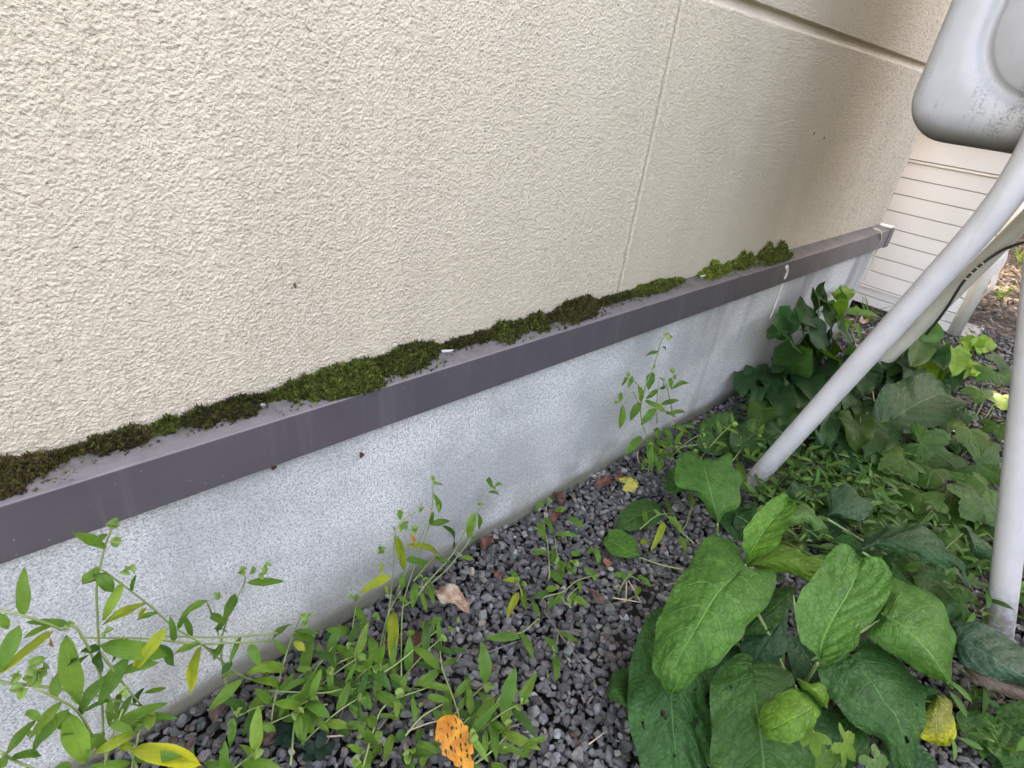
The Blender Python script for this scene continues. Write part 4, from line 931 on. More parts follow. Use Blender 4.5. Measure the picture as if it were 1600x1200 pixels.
po = tplant("big comfrey with huge quilted green leaves in the lower right foreground", "comfrey_plant", (1235, 1060), [
    ([(345, 560), (352, 800), (345, 900), (352, 1000), (380, 1290)], [(345, 560), (300, 575), (240, 640), (200, 740), (185, 850), (188, 980), (215, 1080), (260, 1200), (380, 1290)], [(345, 560), (450, 640), (480, 780), (478, 900), (480, 1000), (465, 1100), (440, 1200), (380, 1290)], .11, .03, CD, dict(holes=8)),
    ([(625, 780), (640, 870), (655, 980), (670, 1080), (690, 1320)], [(625, 780), (632, 745), (595, 730), (545, 750), (490, 810), (478, 900), (485, 1010), (480, 1100), (500, 1220), (690, 1320)], [(625, 780), (680, 780), (740, 790), (785, 840), (790, 900), (830, 1000), (850, 1100), (840, 1220), (690, 1320)], .14, .04, CD, dict(holes=4, arch=.03)),
    ([(985, 740), (1060, 830), (1110, 910), (1160, 980), (1205, 1200)], [(985, 740), (900, 770), (862, 790), (885, 850), (930, 920), (980, 980), (1040, 1020), (1100, 1060), (1130, 1110), (1160, 1150), (1205, 1200)], [(985, 740), (1010, 690), (1060, 700), (1150, 760), (1230, 830), (1248, 900), (1235, 1000), (1220, 1080), (1212, 1150), (1205, 1200)], .11, .04, CD, dict(holes=4)),
    ([(790, 500), (720, 560), (650, 620), (590, 680)], [(790, 500), (720, 500), (660, 560), (610, 620), (590, 680)], [(790, 500), (760, 580), (740, 620), (660, 665), (590, 680)], .11, .08, CD),
    ([(750, 600), (700, 660), (650, 740), (640, 800)], [(750, 600), (660, 650), (590, 690), (600, 750), (640, 800)], [(750, 600), (755, 680), (745, 730), (700, 780), (640, 800)], .08, .06, CB),
    ([(1090, 590), (1160, 625), (1230, 690), (1290, 760), (1345, 860)], [(1090, 590), (1035, 650), (1080, 700), (1140, 745), (1220, 790), (1290, 830), (1345, 860)], [(1090, 590), (1110, 520), (1135, 458), (1200, 490), (1280, 530), (1330, 600), (1360, 670), (1345, 740), (1320, 790), (1345, 860)], .16, .12, CG, dict(drop=.035, arch=.02)),
    ([(605, 425), (680, 400), (750, 400), (820, 420), (900, 410)], [(605, 425), (650, 370), (700, 350), (770, 355), (830, 380), (900, 410)], [(605, 425), (640, 430), (720, 440), (780, 450), (845, 470), (900, 410)], .15, .16, CL, dict(drop=.02)),
    ([(600, 425), (505, 520), (420, 660), (365, 760), (347, 872)], [(600, 425), (560, 350), (490, 308), (425, 370), (370, 470), (320, 560), (285, 640), (270, 720), (285, 800), (315, 855), (347, 872)], [(600, 425), (650, 425), (705, 440), (708, 500), (680, 560), (610, 650), (560, 710), (490, 770), (430, 830), (385, 868), (347, 872)], .20, .14, CG, dict(arch=.03, drop=.018)),
    ([(605, 405), (660, 310), (700, 255), (740, 215), (770, 185)], [(605, 405), (595, 350), (605, 290), (635, 240), (680, 200), (720, 170), (755, 165), (770, 185)], [(605, 405), (660, 385), (700, 370), (735, 320), (760, 280), (785, 225), (780, 190), (770, 185)], .18, .25, CL, dict(drop=-.012)),
    ([(720, 268), (780, 245), (830, 240), (865, 265), (900, 290)], [(720, 268), (745, 230), (790, 205), (835, 212), (862, 240), (900, 290)], [(720, 268), (780, 272), (830, 268), (862, 300), (885, 302), (900, 290)], .245, .21, (.075, .165, .055), dict(small=True, pet=(700, 300), drop=.015)),
    ([(868, 760), (885, 680), (925, 595), (975, 510), (1025, 395)], [(868, 760), (840, 735), (805, 690), (788, 600), (795, 520), (830, 480), (860, 440), (890, 400), (930, 350), (975, 350), (1025, 395)], [(868, 760), (900, 765), (950, 750), (1005, 710), (1018, 660), (1040, 630), (1090, 580), (1125, 510), (1130, 450), (1100, 400), (1060, 388), (1025, 395)], .18, .235, CG, dict(drop=-.01, pet=(818, 842), arch=.015)),
    ([(862, 925), (810, 945), (750, 975), (700, 1000), (660, 1000)], [(862, 925), (830, 880), (790, 865), (730, 875), (680, 910), (655, 960), (660, 1000)], [(862, 925), (868, 950), (840, 1000), (800, 1040), (750, 1053), (690, 1040), (660, 1000)], .17, .15, CL, dict(small=True)),
    ([(790, 825), (840, 855), (875, 885), (895, 930)], [(790, 825), (840, 840), (880, 842), (902, 880), (895, 930)], [(790, 825), (810, 860), (850, 885), (870, 915), (895, 930)], .17, .16, CL, dict(small=True)),
    ([(190, 870), (150, 860), (108, 888)], [(190, 870), (185, 790), (140, 795), (120, 830), (108, 888)], [(190, 870), (185, 925), (150, 910), (108, 888)], .03, .02, CD, dict(small=True)),
    ([(1290, 880), (1290, 960), (1290, 1060)], [(1290, 880), (1245, 940), (1235, 990), (1225, 1030), (1290, 1060)], [(1290, 880), (1335, 900), (1350, 960), (1355, 1040), (1330, 1065), (1290, 1060)], .07, .05, (.17, .19, .04), dict(small=True, yel=.55)),
], 3)
low_leaves(po, [(1245, 1000, .05, 1290, 1090, .03, 34, CB), (1330, 1120, .05, 1290, 1210, .03, 38, CD), (1400, 1150, .05, 1440, 1240, .03, 34, CB), (1135, 1000, .04, 1120, 1100, .02, 34, CB), (1120, 1120, .03, 1060, 1180, .02, 30, CD), (1380, 900, .07, 1420, 955, .06, 30, CD), (1250, 1080, .04, 1230, 1190, .03, 40, CD), (1420, 1090, .05, 1480, 1130, .03, 30, CD)])
po = tplant("crinkled comfrey leaf plant at the foot of the diagonal tank leg", "comfrey_plant", (1124, 845), [
    ([(508, 265), (490, 190), (470, 110), (450, 40)], [(508, 265), (460, 200), (410, 150), (355, 130), (358, 60), (375, 15), (420, 20), (450, 40)], [(508, 265), (560, 225), (588, 190), (580, 150), (600, 115), (590, 90), (562, 70), (550, 25), (500, 35), (450, 40)], .10, .13, CG, dict(wave=2.0, pet=(508, 322)))], 4)
low_leaves(po, [(1130, 800, .02, 1190, 845, .02, 28, CD), (1100, 700, .04, 1150, 660, .05, 30, CD), (1150, 700, .05, 1200, 668, .05, 26, BG), (1090, 740, .02, 1040, 765, .02, 24, CD), (1185, 800, .02, 1150, 830, .02, 22, CB)])
po = tplant("two low round ribbed leaves lying on the gravel", "broadleaf_seedling", (1068, 890), [
    ([(310, 215), (250, 230), (190, 260), (140, 290)], [(310, 215), (270, 185), (210, 190), (160, 230), (140, 290)], [(310, 215), (300, 260), (240, 290), (180, 295), (140, 290)], .03, .02, CD, dict(small=True, arch=.008, drop=.004, pet=(420, 340))),
    ([(230, 385), (190, 370), (140, 340), (100, 325)], [(230, 385), (210, 330), (170, 295), (125, 292), (100, 325)], [(230, 385), (180, 393), (130, 380), (100, 345), (100, 325)], .03, .022, CG, dict(small=True, arch=.008, drop=.004, pet=(385, 435)))], 5)
po = tplant("greyish drooping comfrey leaf with brown underside at the right leg's foot", "comfrey_plant", (1580, 1105), [
    ([(1350, 690), (1450, 720), (1540, 780), (1700, 860)], [(1350, 690), (1345, 620), (1420, 625), (1500, 650), (1600, 710), (1700, 800), (1700, 860)], [(1350, 690), (1370, 760), (1430, 800), (1520, 830), (1600, 850), (1700, 860)], .10, .10, (.036, .084, .050), dict(pet=(1335, 820), drop=.02)),
    ([(1375, 765), (1480, 820), (1600, 880), (1700, 900)], [(1375, 765), (1430, 790), (1520, 830), (1600, 850), (1700, 880), (1700, 900)], [(1375, 765), (1420, 830), (1500, 870), (1600, 905), (1700, 910), (1700, 900)], .085, .08, (.13, .10, .085), dict(small=True, wave=.5))], 6)
low_leaves(po, [(1560, 1120, .05, 1650, 1215, .05, 60, CD), (1560, 1160, .03, 1640, 1230, .03, 45, CB), (1500, 1120, .04, 1560, 1170, .03, 30, CD)])
po = tplant("wrinkled blue green comfrey behind the foreground leaves", "comfrey_plant", (1430, 900), [
    ([(1020, 360), (1100, 330), (1180, 335), (1270, 360), (1350, 400), (1395, 490)], [(1020, 360), (1080, 300), (1140, 268), (1240, 290), (1310, 340), (1365, 390), (1395, 490)], [(1020, 360), (1110, 365), (1180, 375), (1250, 410), (1320, 420), (1365, 435), (1395, 490)], .14, .15, CB, dict(wave=2.2, arch=.03, drop=.02)),
    ([(1390, 280), (1420, 330), (1440, 400)], [(1390, 280), (1480, 350), (1485, 390), (1440, 400)], [(1390, 280), (1410, 370), (1440, 400)], .15, .12, CB, dict(small=True)),
    ([(900, 240), (960, 210), (1010, 195), (1070, 180)], [(900, 240), (905, 150), (970, 130), (1010, 165), (1070, 180)], [(900, 240), (960, 250), (1030, 255), (1070, 180)], .09, .07, CB, dict(wave=2))], 7)
low_leaves(po, [(1470, 910, .06, 1400, 960, .05, 34, CD), (1450, 880, .06, 1380, 900, .05, 32, CD), (1450, 930, .05, 1500, 960, .04, 26, CD), (1300, 850, .05, 1350, 900, .04, 34, CD), (1290, 770, .04, 1230, 800, .04, 32, BG), (1260, 810, .04, 1320, 850, .04, 34, BG)])
broad("single broad blue green leaf rising between the tank's front and far legs", "broadleaf_plant", (1385, 690), [
    (1383, 662, .07, 1492, 606, .12, 46, CB, dict(fold=.3, sag=.08)), (1400, 660, .05, 1340, 640, .06, 22, BG, {}), (1330, 560, .06, 1372, 600, .07, 22, BG, {})], seed=8)

def hearts(label, name, org_px, specs, seed, group=None, col=BG, h0=.06, stem=None, fill=()):
    r = random.Random(seed); org = G(*org_px, 0); root = thing(name, label, "plant", org, group)
    if stem is not None:
        stem = crom([np.array([stem[0][0], stem[0][1], 0.0]) * 0 + Wy(*stem[0][:2], -stem[0][2]) * (1, 1, 0)] + [Wy(x, y, -d) for x, y, d in stem], 6)
        m = MB(); m.tube(stem, .0028, .0015, 7); m.obj("stem", M_STEM, root, smooth=True, base=org)
    specs = list(specs) + [(r.uniform(f[0], f[1]), r.uniform(f[2], f[3]), r.uniform(14, 28), r.uniform(.02, .08)) for f in fill for _ in range(f[4])]
    for s in specs:
        cx, cy, rad = s[:3]; h = s[3] if len(s) > 3 else r.uniform(.5, 1.2) * h0; cl = s[4] if len(s) > 4 else col
        dirp = s[5] if len(s) > 5 else (r.uniform(-.7, .7), 1.0)
        d = nrm((dirp[0], dirp[1], 0)); dd = s[6] if len(s) > 6 else None
        f = (lambda x, y: Wy(x, y, -dd)) if dd is not None else (lambda x, y: G(x, y, h))
        b = f(cx - d[0] * rad * .75, cy - d[1] * rad * .75); e = f(cx + d[0] * rad * 1.15, cy + d[1] * rad * 1.15)
        hw = rad * .98 / ppm((b + e) / 2)
        leaf(b, e, hw, 'heart', M_PALM, jit(cl, r, .2), 0, root, .08, nrm(nrm(CAM - b) * .7 + np.array([r.uniform(-.35, .35), r.uniform(-.2, .2), .45])), r.uniform(.15, .4), .12, r.uniform(-.3, .3), org, r, 14, 11, cord=.22)
        if stem is not None:
            s0 = min(stem, key=lambda q: np.linalg.norm(q - b + np.array([0, 0, -.02])))
        else:
            s0 = b + (org - b) * .3; s0[2] = 0
        mdl = (b + s0) / 2 + np.array([r.uniform(-.008, .008), r.uniform(-.008, .008), .005])
        m = MB(); m.tube([s0, mdl, b], .0015, .0012, 6, True, 4); m.obj("petiole", M_STEM, root, smooth=True, base=org)
    return root
YB = (.16, .30, .035)  # lime for seedlings, and for leaves whose backlit glow is put into the colour
hearts("tall heart leaved plant leaning on the wall near the house corner", "heart_leaf_plant", (1262, 640), [
    (1272, 470, 21, .2, BG, (-.1, 1), .06), (1288, 506, 27, 0, BG, (.1, 1), .09), (1233, 500, 20, 0, BG, (-.3, 1), .07), (1256, 498, 20, 0, BG, (.8, .9), .08), (1226, 538, 26, 0, BG, (.5, .9), .08),
    (1240, 566, 28, 0, BG, (0, 1), .10), (1273, 530, 20, 0, (.06, .12, .07), (.5, .8), .11), (1314, 532, 22, 0, BG, (.2, 1), .12), (1296, 538, 18, 0, MG, (-.1, 1), .10), (1318, 462, 14, 0, LG, (.8, -.6), .05),
    (1311, 460, 12, 0, DG, (.1, -1), .05), (1285, 475, 13, 0, BG, (.3, .5), .08), (1303, 485, 17, 0, MG, (-.2, 1), .08), (1250, 520, 16, 0, MG, (0, 1), .07), (1210, 520, 12, 0, BG, (-.5, .7), .06), (1222, 515, 15, 0, BG, (-.2, .7), .06), (1270, 565, 22, 0, DG, (0, 1), .11), (1290, 570, 26, 0, DG, (.4, .6), .13), (1255, 550, 20, 0, DG, (0, 1), .08), (1310, 500, 14, 0, MG, (.4, 1), .07)], 1, stem=[(1262, 610, .10), (1262, 560, .10), (1270, 510, .085), (1295, 475, .07)])
hearts("low dark heart leaved plant spreading below the tall one at the wall foot", "heart_leaf_plant", (1205, 665), [
    (1237, 614, 30), (1205, 598, 22), (1194, 640, 30, .06, DG), (1163, 598, 19, .1, BG, (-.3, 1)), (1172, 585, 12, .1), (1130, 688, 30, .03, DG), (1178, 690, 27, .03, BG), (1230, 650, 24, .05, DG), (1262, 602, 26, .08), (1290, 620, 24, .07), (1180, 615, 14, .08), (1215, 570, 14, .12), (1260, 640, 24, .05, DG), (1310, 600, 22, .06, DG), (1285, 590, 24, .08)], 2, fill=[(1160, 1300, 590, 690, 10)])
hearts("heart leaved plant standing between the two tank legs, rear leaves coloured yellow green as if backlit", "heart_leaf_plant", (1455, 640), [
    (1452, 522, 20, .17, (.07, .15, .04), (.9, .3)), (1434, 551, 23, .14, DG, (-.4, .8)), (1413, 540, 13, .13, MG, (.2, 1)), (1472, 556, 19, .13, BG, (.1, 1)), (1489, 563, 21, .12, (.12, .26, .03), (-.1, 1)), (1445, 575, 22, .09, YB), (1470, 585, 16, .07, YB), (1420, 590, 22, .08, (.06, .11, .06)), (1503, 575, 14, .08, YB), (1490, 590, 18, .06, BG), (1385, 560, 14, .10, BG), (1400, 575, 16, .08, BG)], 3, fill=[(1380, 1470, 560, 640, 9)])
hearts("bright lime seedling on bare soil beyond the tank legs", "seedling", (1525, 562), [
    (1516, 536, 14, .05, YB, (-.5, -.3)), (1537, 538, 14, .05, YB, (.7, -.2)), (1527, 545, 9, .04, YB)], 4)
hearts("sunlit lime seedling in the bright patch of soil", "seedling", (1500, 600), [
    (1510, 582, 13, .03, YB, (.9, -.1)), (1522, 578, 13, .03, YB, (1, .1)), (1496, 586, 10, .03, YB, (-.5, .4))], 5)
hearts("round leaved weed beside the twigs near the diagonal leg", "heart_leaf_plant", (1340, 715), [
    (1336, 674, 26, .09, DG), (1385, 683, 24, .08, BG), (1370, 705, 20, .06, DG), (1310, 690, 18, .05, DG), (1345, 640, 16, .07, BG), (1320, 620, 20, .07, BG), (1350, 600, 18, .09, BG)], 6, fill=[(1290, 1400, 600, 720, 12)])

def palms(label, org_px, specs, seed, col=(.032, .092, .016), fill=()):
    r = random.Random(seed); org = G(*org_px, 0); root = thing("lobed_leaf_vine", label, "plant", org, "lobed leaf vines under the tank")
    specs = list(specs) + [(r.uniform(f[0], f[1]), r.uniform(f[2], f[3]), r.uniform(20, 38), r.uniform(.02, .06)) for f in fill for _ in range(f[4])]
    for s in specs:
        cx, cy, rad = s[:3]; h = s[3] if len(s) > 3 else r.uniform(.05, .1); dx, dy = s[4] if len(s) > 4 else (r.uniform(-1, 1), r.uniform(-.4, 1)); cl = s[5] if len(s) > 5 else col
        d = nrm((dx, dy, 0)); c0 = G(cx - d[0] * rad * .35, cy - d[1] * rad * .35, h); e = G(cx + d[0] * rad, cy + d[1] * rad, h * .8)
        palmate(c0, e, rad * 1.35 / ppm(c0), root, org, jit(cl, r), r.choice([3, 5, 5]), .05, r=r, depth=r.uniform(.3, .5))
        s0 = c0 + (org - c0) * .4; s0[2] = 0; mdl = (c0 + s0) / 2 + np.array([r.uniform(-.01, .01), r.uniform(-.01, .01), -.01])
        m = MB(); m.tube([s0, mdl, c0], .002, .0014, 6, True, 4); m.obj("petiole", M_STEM, root, smooth=True, base=org)
    return root
palms("matted vine of dark toothed lobed leaves, left of the right tank leg", (1455, 760), [
    (1452, 700, 46, .09, (.9, .5)), (1400, 722, 40, .08, (-1, .4)), (1452, 746, 36, .07, (-.3, 1)), (1437, 784, 38, .07, (-.2, .8)), (1528, 766, 42, .1, (-.8, .2)), (1540, 732, 42, .11, (.8, .4)), (1440, 800, 38, .05, (-.2, 1)), (1395, 800, 32, .05, (-.8, .6)), (1522, 790, 44, .09, (-.6, .7)), (1380, 745, 30, .05, (-.5, .5)), (1490, 800, 40, .06, (.1, 1)), (1470, 850, 40, .05, (.3, .8)), (1500, 840, 34, .04), (1420, 830, 36, .04), (1490, 720, 30, .06, (.9, .2))], 1, fill=[(1380, 1560, 690, 900, 26), (1440, 1500, 880, 960, 8)])
palms("sparse vine of toothed leaves edging the sunlit patch of soil", (1520, 700), [
    (1517, 682, 32, .12, (.1, 1)), (1462, 652, 34, .09, (-1, .2)), (1530, 618, 24, .13, (-.2, 1)), (1566, 626, 22, .13, (.1, 1), (.12, .22, .03)), (1562, 672, 26, .12, (.2, 1)), (1510, 650, 18, .10, (.2, 1), BG), (1480, 632, 18, .08, (-.3, .6)), (1560, 560, 26, .16, (.8, .6), BG), (1545, 585, 24, .14, (-.9, .4)), (1580, 590, 24, .13, (.2, .8)), (1545, 700, 28, .08, (.4, .8)), (1490, 690, 22, .07, (.5, .8))], 2)
palms("small plant with pale green saw edged leaves under the foreground comfrey", (1310, 1230), [
    (1262, 1148, 30, .13, (-.8, .5), (.10, .20, .035)), (1325, 1168, 30, .12, (.6, .7), (.10, .20, .035)), (1288, 1180, 26, .10, (-.4, .9), (.08, .16, .035)), (1370, 1195, 28, .08, (.5, .9), (.06, .12, .035)), (1300, 1215, 30, .07, (.1, 1), (.06, .12, .035))], 3)
palms("broad toothed leaves right of the right tank leg at the photo's edge", (1640, 900), [
    (1600, 860, 34, .1, (.1, 1)), (1640, 820, 40, .12), (1630, 900, 40, .08), (1650, 960, 44, .06), (1615, 930, 30, .05, (-.3, 1)), (1640, 740, 36, .1)], 4)

# unseen tree added behind the shed to screen the sun from the yard
def added_shade_tree():
    r = np.random.default_rng(77); base = np.array([6.3, 1.5, 0.0]); root = thing("added_shade_tree", "unseen leafy tree added behind the shed to break sunlight into dapples on the soil", "tree", base)
    m = MB(); m.tube([base, base + (.05, -.1, 1.2), base + (-.1, .1, 2.6), base + (0, 0, 5.2)], .13, .05, 10, True, 4)
    for k in range(9):
        a = k * 2.4; q = base + (0, 0, 1.9 + .25 * k); m.tube([q, q + (math.cos(a) * .7, math.sin(a) * .7, .4), q + (math.cos(a) * 1.6, math.sin(a) * 1.6, .9)], .045, .012, 6, True, 3)
    m.obj("trunk", M_TWIG, root, smooth=True, base=base)
    d = np.array([math.cos(_e) * math.cos(_z), math.cos(_e) * math.sin(_z), math.sin(_e)])
    gaps = [(G(*q), w) for q, w in (((1500, 618), .24), ((1560, 655), .20), ((1530, 600), .14), ((1592, 400), .45), ((1440, 590), .07), ((1545, 545), .05), ((1340, 545), .06))]  # crown openings aimed along the sun's rays to light chosen soil patches
    ctr = r.standard_normal((230, 3)); ctr /= np.linalg.norm(ctr, axis=1)[:, None]; ctr *= r.uniform(.25, 1, (230, 1)) ** .4 * np.array([1.9, 3.2, 2.2]); ctr += base + np.array([0, -.3, 4.1])
    P_ = np.repeat(ctr, 190, 0) + r.normal(0, .26, (230 * 190, 3))
    keep = np.ones(len(P_), bool)
    for g, w in gaps:
        v = P_ - g; v = v - (v @ d)[:, None] * d; keep &= np.linalg.norm(v, axis=1) > w * r.uniform(.6, 1.3, len(P_))
    P_ = P_[keep & (P_[:, 2] > 1.75)]
    q = np.array([(-.5, 0, 0), (0, -.3, .04), (.5, 0, 0), (0, .3, .04)]); Rm = rotm(r, len(P_), .7)
    V = np.einsum('mij,vj->mvi', Rm, q) * r.uniform(.09, .15, (len(P_), 1, 1)) + P_[:, None]
    mesh_np("crown", V.reshape(-1, 3), np.arange(len(P_) * 4).reshape(-1, 4), M_CARPET, root, False, cols=np.repeat(np.tile([.05, .10, .03], (len(P_), 1)) * r.uniform(.6, 1.5, (len(P_), 1)), 4, 0), base=base)

def added_hedge():  # unseen foliage bank, added behind the camera to block low sky
    r = np.random.default_rng(78); base = np.array([1.0, -3.6, 0.0]); root = thing("added_hedge", "unseen dark green foliage bank added across the yard to block low sky from the house wall", "added_hedge", base)
    n = 26000; P_ = np.stack([r.uniform(-5, 7, n), r.uniform(-4.2, -3.0, n), r.uniform(.02, 2.1, n)], 1)
    ed = np.minimum.reduce([P_[:, 1] + 4.2, -3.0 - P_[:, 1], 2.1 - P_[:, 2]]); P_ = P_[r.uniform(0, 1, n) < np.exp(-ed * 3) + .15]
    q = np.array([(-.5, 0, 0), (0, -.3, .04), (.5, 0, 0), (0, .3, .04)]); Rm = rotm(r, len(P_), 1.2)
    V = np.einsum('mij,vj->mvi', Rm, q) * r.uniform(.09, .14, (len(P_), 1, 1)) + P_[:, None]
    mesh_np("foliage", V.reshape(-1, 3), np.arange(len(P_) * 4).reshape(-1, 4), M_CARPET, root, False, cols=np.repeat(np.tile([.035, .075, .022], (len(P_), 1)) * r.uniform(.6, 1.5, (len(P_), 1)), 4, 0), base=base)
    m = MB()
    for x in np.arange(-4.8, 7, .5): m.tube([(x, -3.6, 0), (x + .05, -3.55, 1.0), (x, -3.6, 1.9)], .02, .01, 6)
    m.box(-5, 7, -3.9, -3.3, .15, 1.8); m.obj("stems", M_BRN, root, base=base)

# grass tufts
def grass(label, px, n, L, d, seed, col=(.10, .19, .04), h=0):
    r = random.Random(seed); org = G(*px, 0); root = thing("grass_tuft", label, "grass", org)
    for i in range(n):
        a = r.uniform(0, 6.28); k = r.uniform(.4, 1); b = org + np.array([r.uniform(-.01, .01), r.uniform(-.01, .01), 0]); e = b + np.array([math.cos(a) * L * k * .7, math.sin(a) * L * k * .7, L * r.uniform(.35, .9)])
        leaf(b, e, .0035, 'lance', M_BLADE, jit(col, r), 0, root, .18, None, .5, .02, 0, org, r, 9, 3)
    return root
grass("tuft of thin grass at the house corner in front of the shed", (1352, 505), 16, .16, 0, 1)
grass("small green grass tuft on the soil beyond the shed's corner", (1560, 470), 14, .13, 0, 2)
grass("pale sunlit grass tuft at the far right edge", (1592, 412), 16, .18, 0, 3, (.20, .28, .06))
hearts("long narrow arched leaf plant at the shed's base", "strap_leaf_plant", (1345, 560), [(1335, 487, 9, .14, MG, (-1, .2))], 9)
sr = random.Random(9)
org = G(1345, 560); st_ = thing("strap_leaf_plant", "two long arching leaves springing beside the house corner", "plant", org)
leaf(G(1318, 490, .10), G(1374, 497, .09), .022, 'lance', M_BLADE, MG, 0, st_, .16, None, .2, .05, 0, org, sr)
leaf(G(1332, 507, .07), G(1346, 534, .05), .018, 'lance', M_BLADE, LG, 0, st_, .2, None, .3, .05, 0, org, sr)
m = MB(); m.tube([org, G(1325, 520, .06), G(1318, 490, .10)], .002, .0015, 6, True, 4).tube([org, G(1332, 520, .04), G(1332, 507, .07)], .002, .0015, 6, True, 4); m.obj("stem", M_STEM, st_, smooth=True, base=org)

# ------------------------------------------------------------------ ground cover of little dayflower leaves (uncountable)
def carpet(name, label, regions, col, seed, Lr=(.022, .045), hr=(.01, .07), wr=.2):
    r = np.random.default_rng(seed); VV, FF, CC, UV = [], [], [], []; off = 0
    nu, nv = 6, 3; U, Vv = np.meshgrid(np.linspace(0, 1, nu), np.linspace(-1, 1, nv)); w = shape_w('lance', U)
    i = (np.arange(nu - 1)[None] + nu * np.arange(nv - 1)[:, None]).ravel(); Fc = np.stack([i, i + 1, i + 1 + nu, i + nu], 1)
    for (px0, px1, py0, py1, n) in regions:
        for _ in range(n):
            h = r.uniform(*hr); b = G(r.uniform(px0, px1), r.uniform(py0, py1), h)
            if b[1] > -.03 and b[0] < 2.72: continue
            a = nrm([r.normal(), r.normal(), r.normal() * .35]); L = r.uniform(*Lr); n0 = nrm([r.normal() * .4, r.normal() * .4 - .2, 1]); s = nrm(np.cross(a, n0)); n0 = np.cross(s, a)
            hw = L * wr
            P_ = b + (U * L)[..., None] * a + (Vv * w * hw)[..., None] * s + (.3 * L * U * (1 - U) + .3 * hw * np.abs(Vv) * w)[..., None] * n0
            VV.append(P_.reshape(-1, 3)); FF.append(Fc + off); off += nu * nv; UV.append(np.stack([U, Vv * .5 + .5], -1).reshape(-1, 2))
            if r.uniform() < .35:   # a bit of stem under it
                pass
            CC.append(np.tile(np.array(col) * r.uniform(.6, 1.45) * np.array([1 + r.normal() * .1, 1, 1]), (nu * nv, 1)))
    o = mesh_np(name, np.concatenate(VV), np.concatenate(FF), M_CARPET, smooth=True, uvs=np.concatenate(UV), cols=np.clip(np.concatenate(CC), 0, 1)); o['kind'] = 'stuff'; tag(o, label, 'ground cover'); return o
carpet("ground_cover", "low mat of small pointed leaves around the feet of the tank legs", [
    (1180, 1360, 680, 810, 800), (1080, 1200, 640, 700, 60), (1200, 1420, 780, 900, 260), (1300, 1440, 660, 790, 320), (1180, 1300, 790, 860, 50), (1400, 1600, 860, 960, 120), (1330, 1560, 780, 880, 160), (1480, 1620, 1080, 1200, 40), (1600, 1760, 700, 1200, 200)], (.055, .128, .026), 4, Lr=(.024, .055), hr=(.006, .075))
# thin stems and dry stalks in that mat
m = MB(); rr_ = random.Random(3)
for _ in range(170):
    a = G(rr_.uniform(1180, 1430), rr_.uniform(680, 870), .0); 
    if a[1] > -.04: continue
    b = a + np.array([rr_.uniform(-.07, .07), rr_.uniform(-.07, .07), rr_.uniform(.02, .08)])
    m.tube([a, (a + b) / 2 + np.array([0, 0, .01]), b], .0011, .0007, 5, False, 2)
o = m.obj("ground_cover_stems", M_STEM, smooth=True); o['kind'] = 'stuff'; tag(o, "tangle of thin green stems within the low mat of weeds", "ground cover")

added_shade_tree()
added_hedge()
def added_far_hedge():  # unseen foliage bank, added past the shed to cut low sky glare
    r = np.random.default_rng(79); base = np.array([9.2, -1.5, 0.0]); root = thing("added_hedge", "unseen tall foliage bank added beyond the shed to block low sky at the far end of the yard", "added_hedge", base)
    n = 22000; P_ = np.stack([r.uniform(8.6, 9.8, n), r.uniform(-6, 1.6, n), r.uniform(.02, 3.4, n)], 1)
    q = np.array([(-.5, 0, 0), (0, -.3, .04), (.5, 0, 0), (0, .3, .04)]); Rm = rotm(r, len(P_), 1.2)
    V = np.einsum('mij,vj->mvi', Rm, q) * r.uniform(.09, .15, (len(P_), 1, 1)) + P_[:, None]
    mesh_np("foliage", V.reshape(-1, 3), np.arange(len(P_) * 4).reshape(-1, 4), M_CARPET, root, False, cols=np.repeat(np.tile([.035, .075, .022], (len(P_), 1)) * r.uniform(.6, 1.5, (len(P_), 1)), 4, 0), base=base)
    m = MB()
    for y in np.arange(-5.8, 1.6, .5): m.tube([(9.2, y, 0), (9.25, y + .05, 1.5), (9.2, y, 3.2)], .025, .012, 6)
    m.box(9.0, 9.4, -6, 1.6, .15, 3.0); m.obj("stems", M_BRN, root, base=base)
added_far_hedge()
# ------------------------------------------------------------------ fallen leaves, twigs and straw
LG_ = 'dead leaves lying on the gravel'
def dead(label, px, py, L, W, ang, mat, h=.016, seed=0, name="fallen_leaf", holes=False, curl=.35, shape='oval', fold=.4):
    r = random.Random(seed); c0 = G(px, py, h); d = np.array([math.cos(ang), math.sin(ang), 0])
    sc = 1 / ppm(c0); b = c0 - d * L * sc; e = c0 + d * L * sc
    o = leaf(b, e, W * sc, shape, mat, (1, 1, 1), 0, None, curl * .5, (r.uniform(-.25, .25), r.uniform(-.25, .1), 1), fold, .35, 0, c0, r, 24 if holes else 14, 17 if holes else 9, name)
    o.location = tuple(c0)
    return tag(o, label, 'leaf', LG_)
dead("dark red dead leaf crumpled at the wall foot, nearest the forked shoot", 762, 849, 17, 9, .5, M_RED, seed=1)
dead("brick red dead leaf on gravel below the slender upright plant, larger of the pair", 873, 779, 14, 10, 1.2, M_RED, seed=2)
dead("brick red dead leaf lying just under the larger of the pair", 868, 806, 16, 7, .3, M_RED, seed=3)
dead("maroon dead leaf touching the yellow leaf beside the wall foot", 943, 756, 18, 9, -.3, M_RED, seed=4)
dead("small red brown leaf scrap right of the yellow leaf", 966, 746, 9, 7, .8, M_RED, seed=5)
dead("tiny orange red leaf scrap on gravel left of the ribbed round leaves", 949, 880, 9, 7, .5, m_dead("rust leaf", (.24, .09, .05), (.13, .05, .03)), seed=6)
dead("dark purple brown leaf standing on edge in the open gravel", 931, 934, 17, 7, 1.4, M_BRN, seed=7, h=.02)
dead("long tan and grey dead leaf propped among the dayflowers", 705, 940, 34, 15, 1.9, M_TAN, seed=8, h=.035, fold=.6)
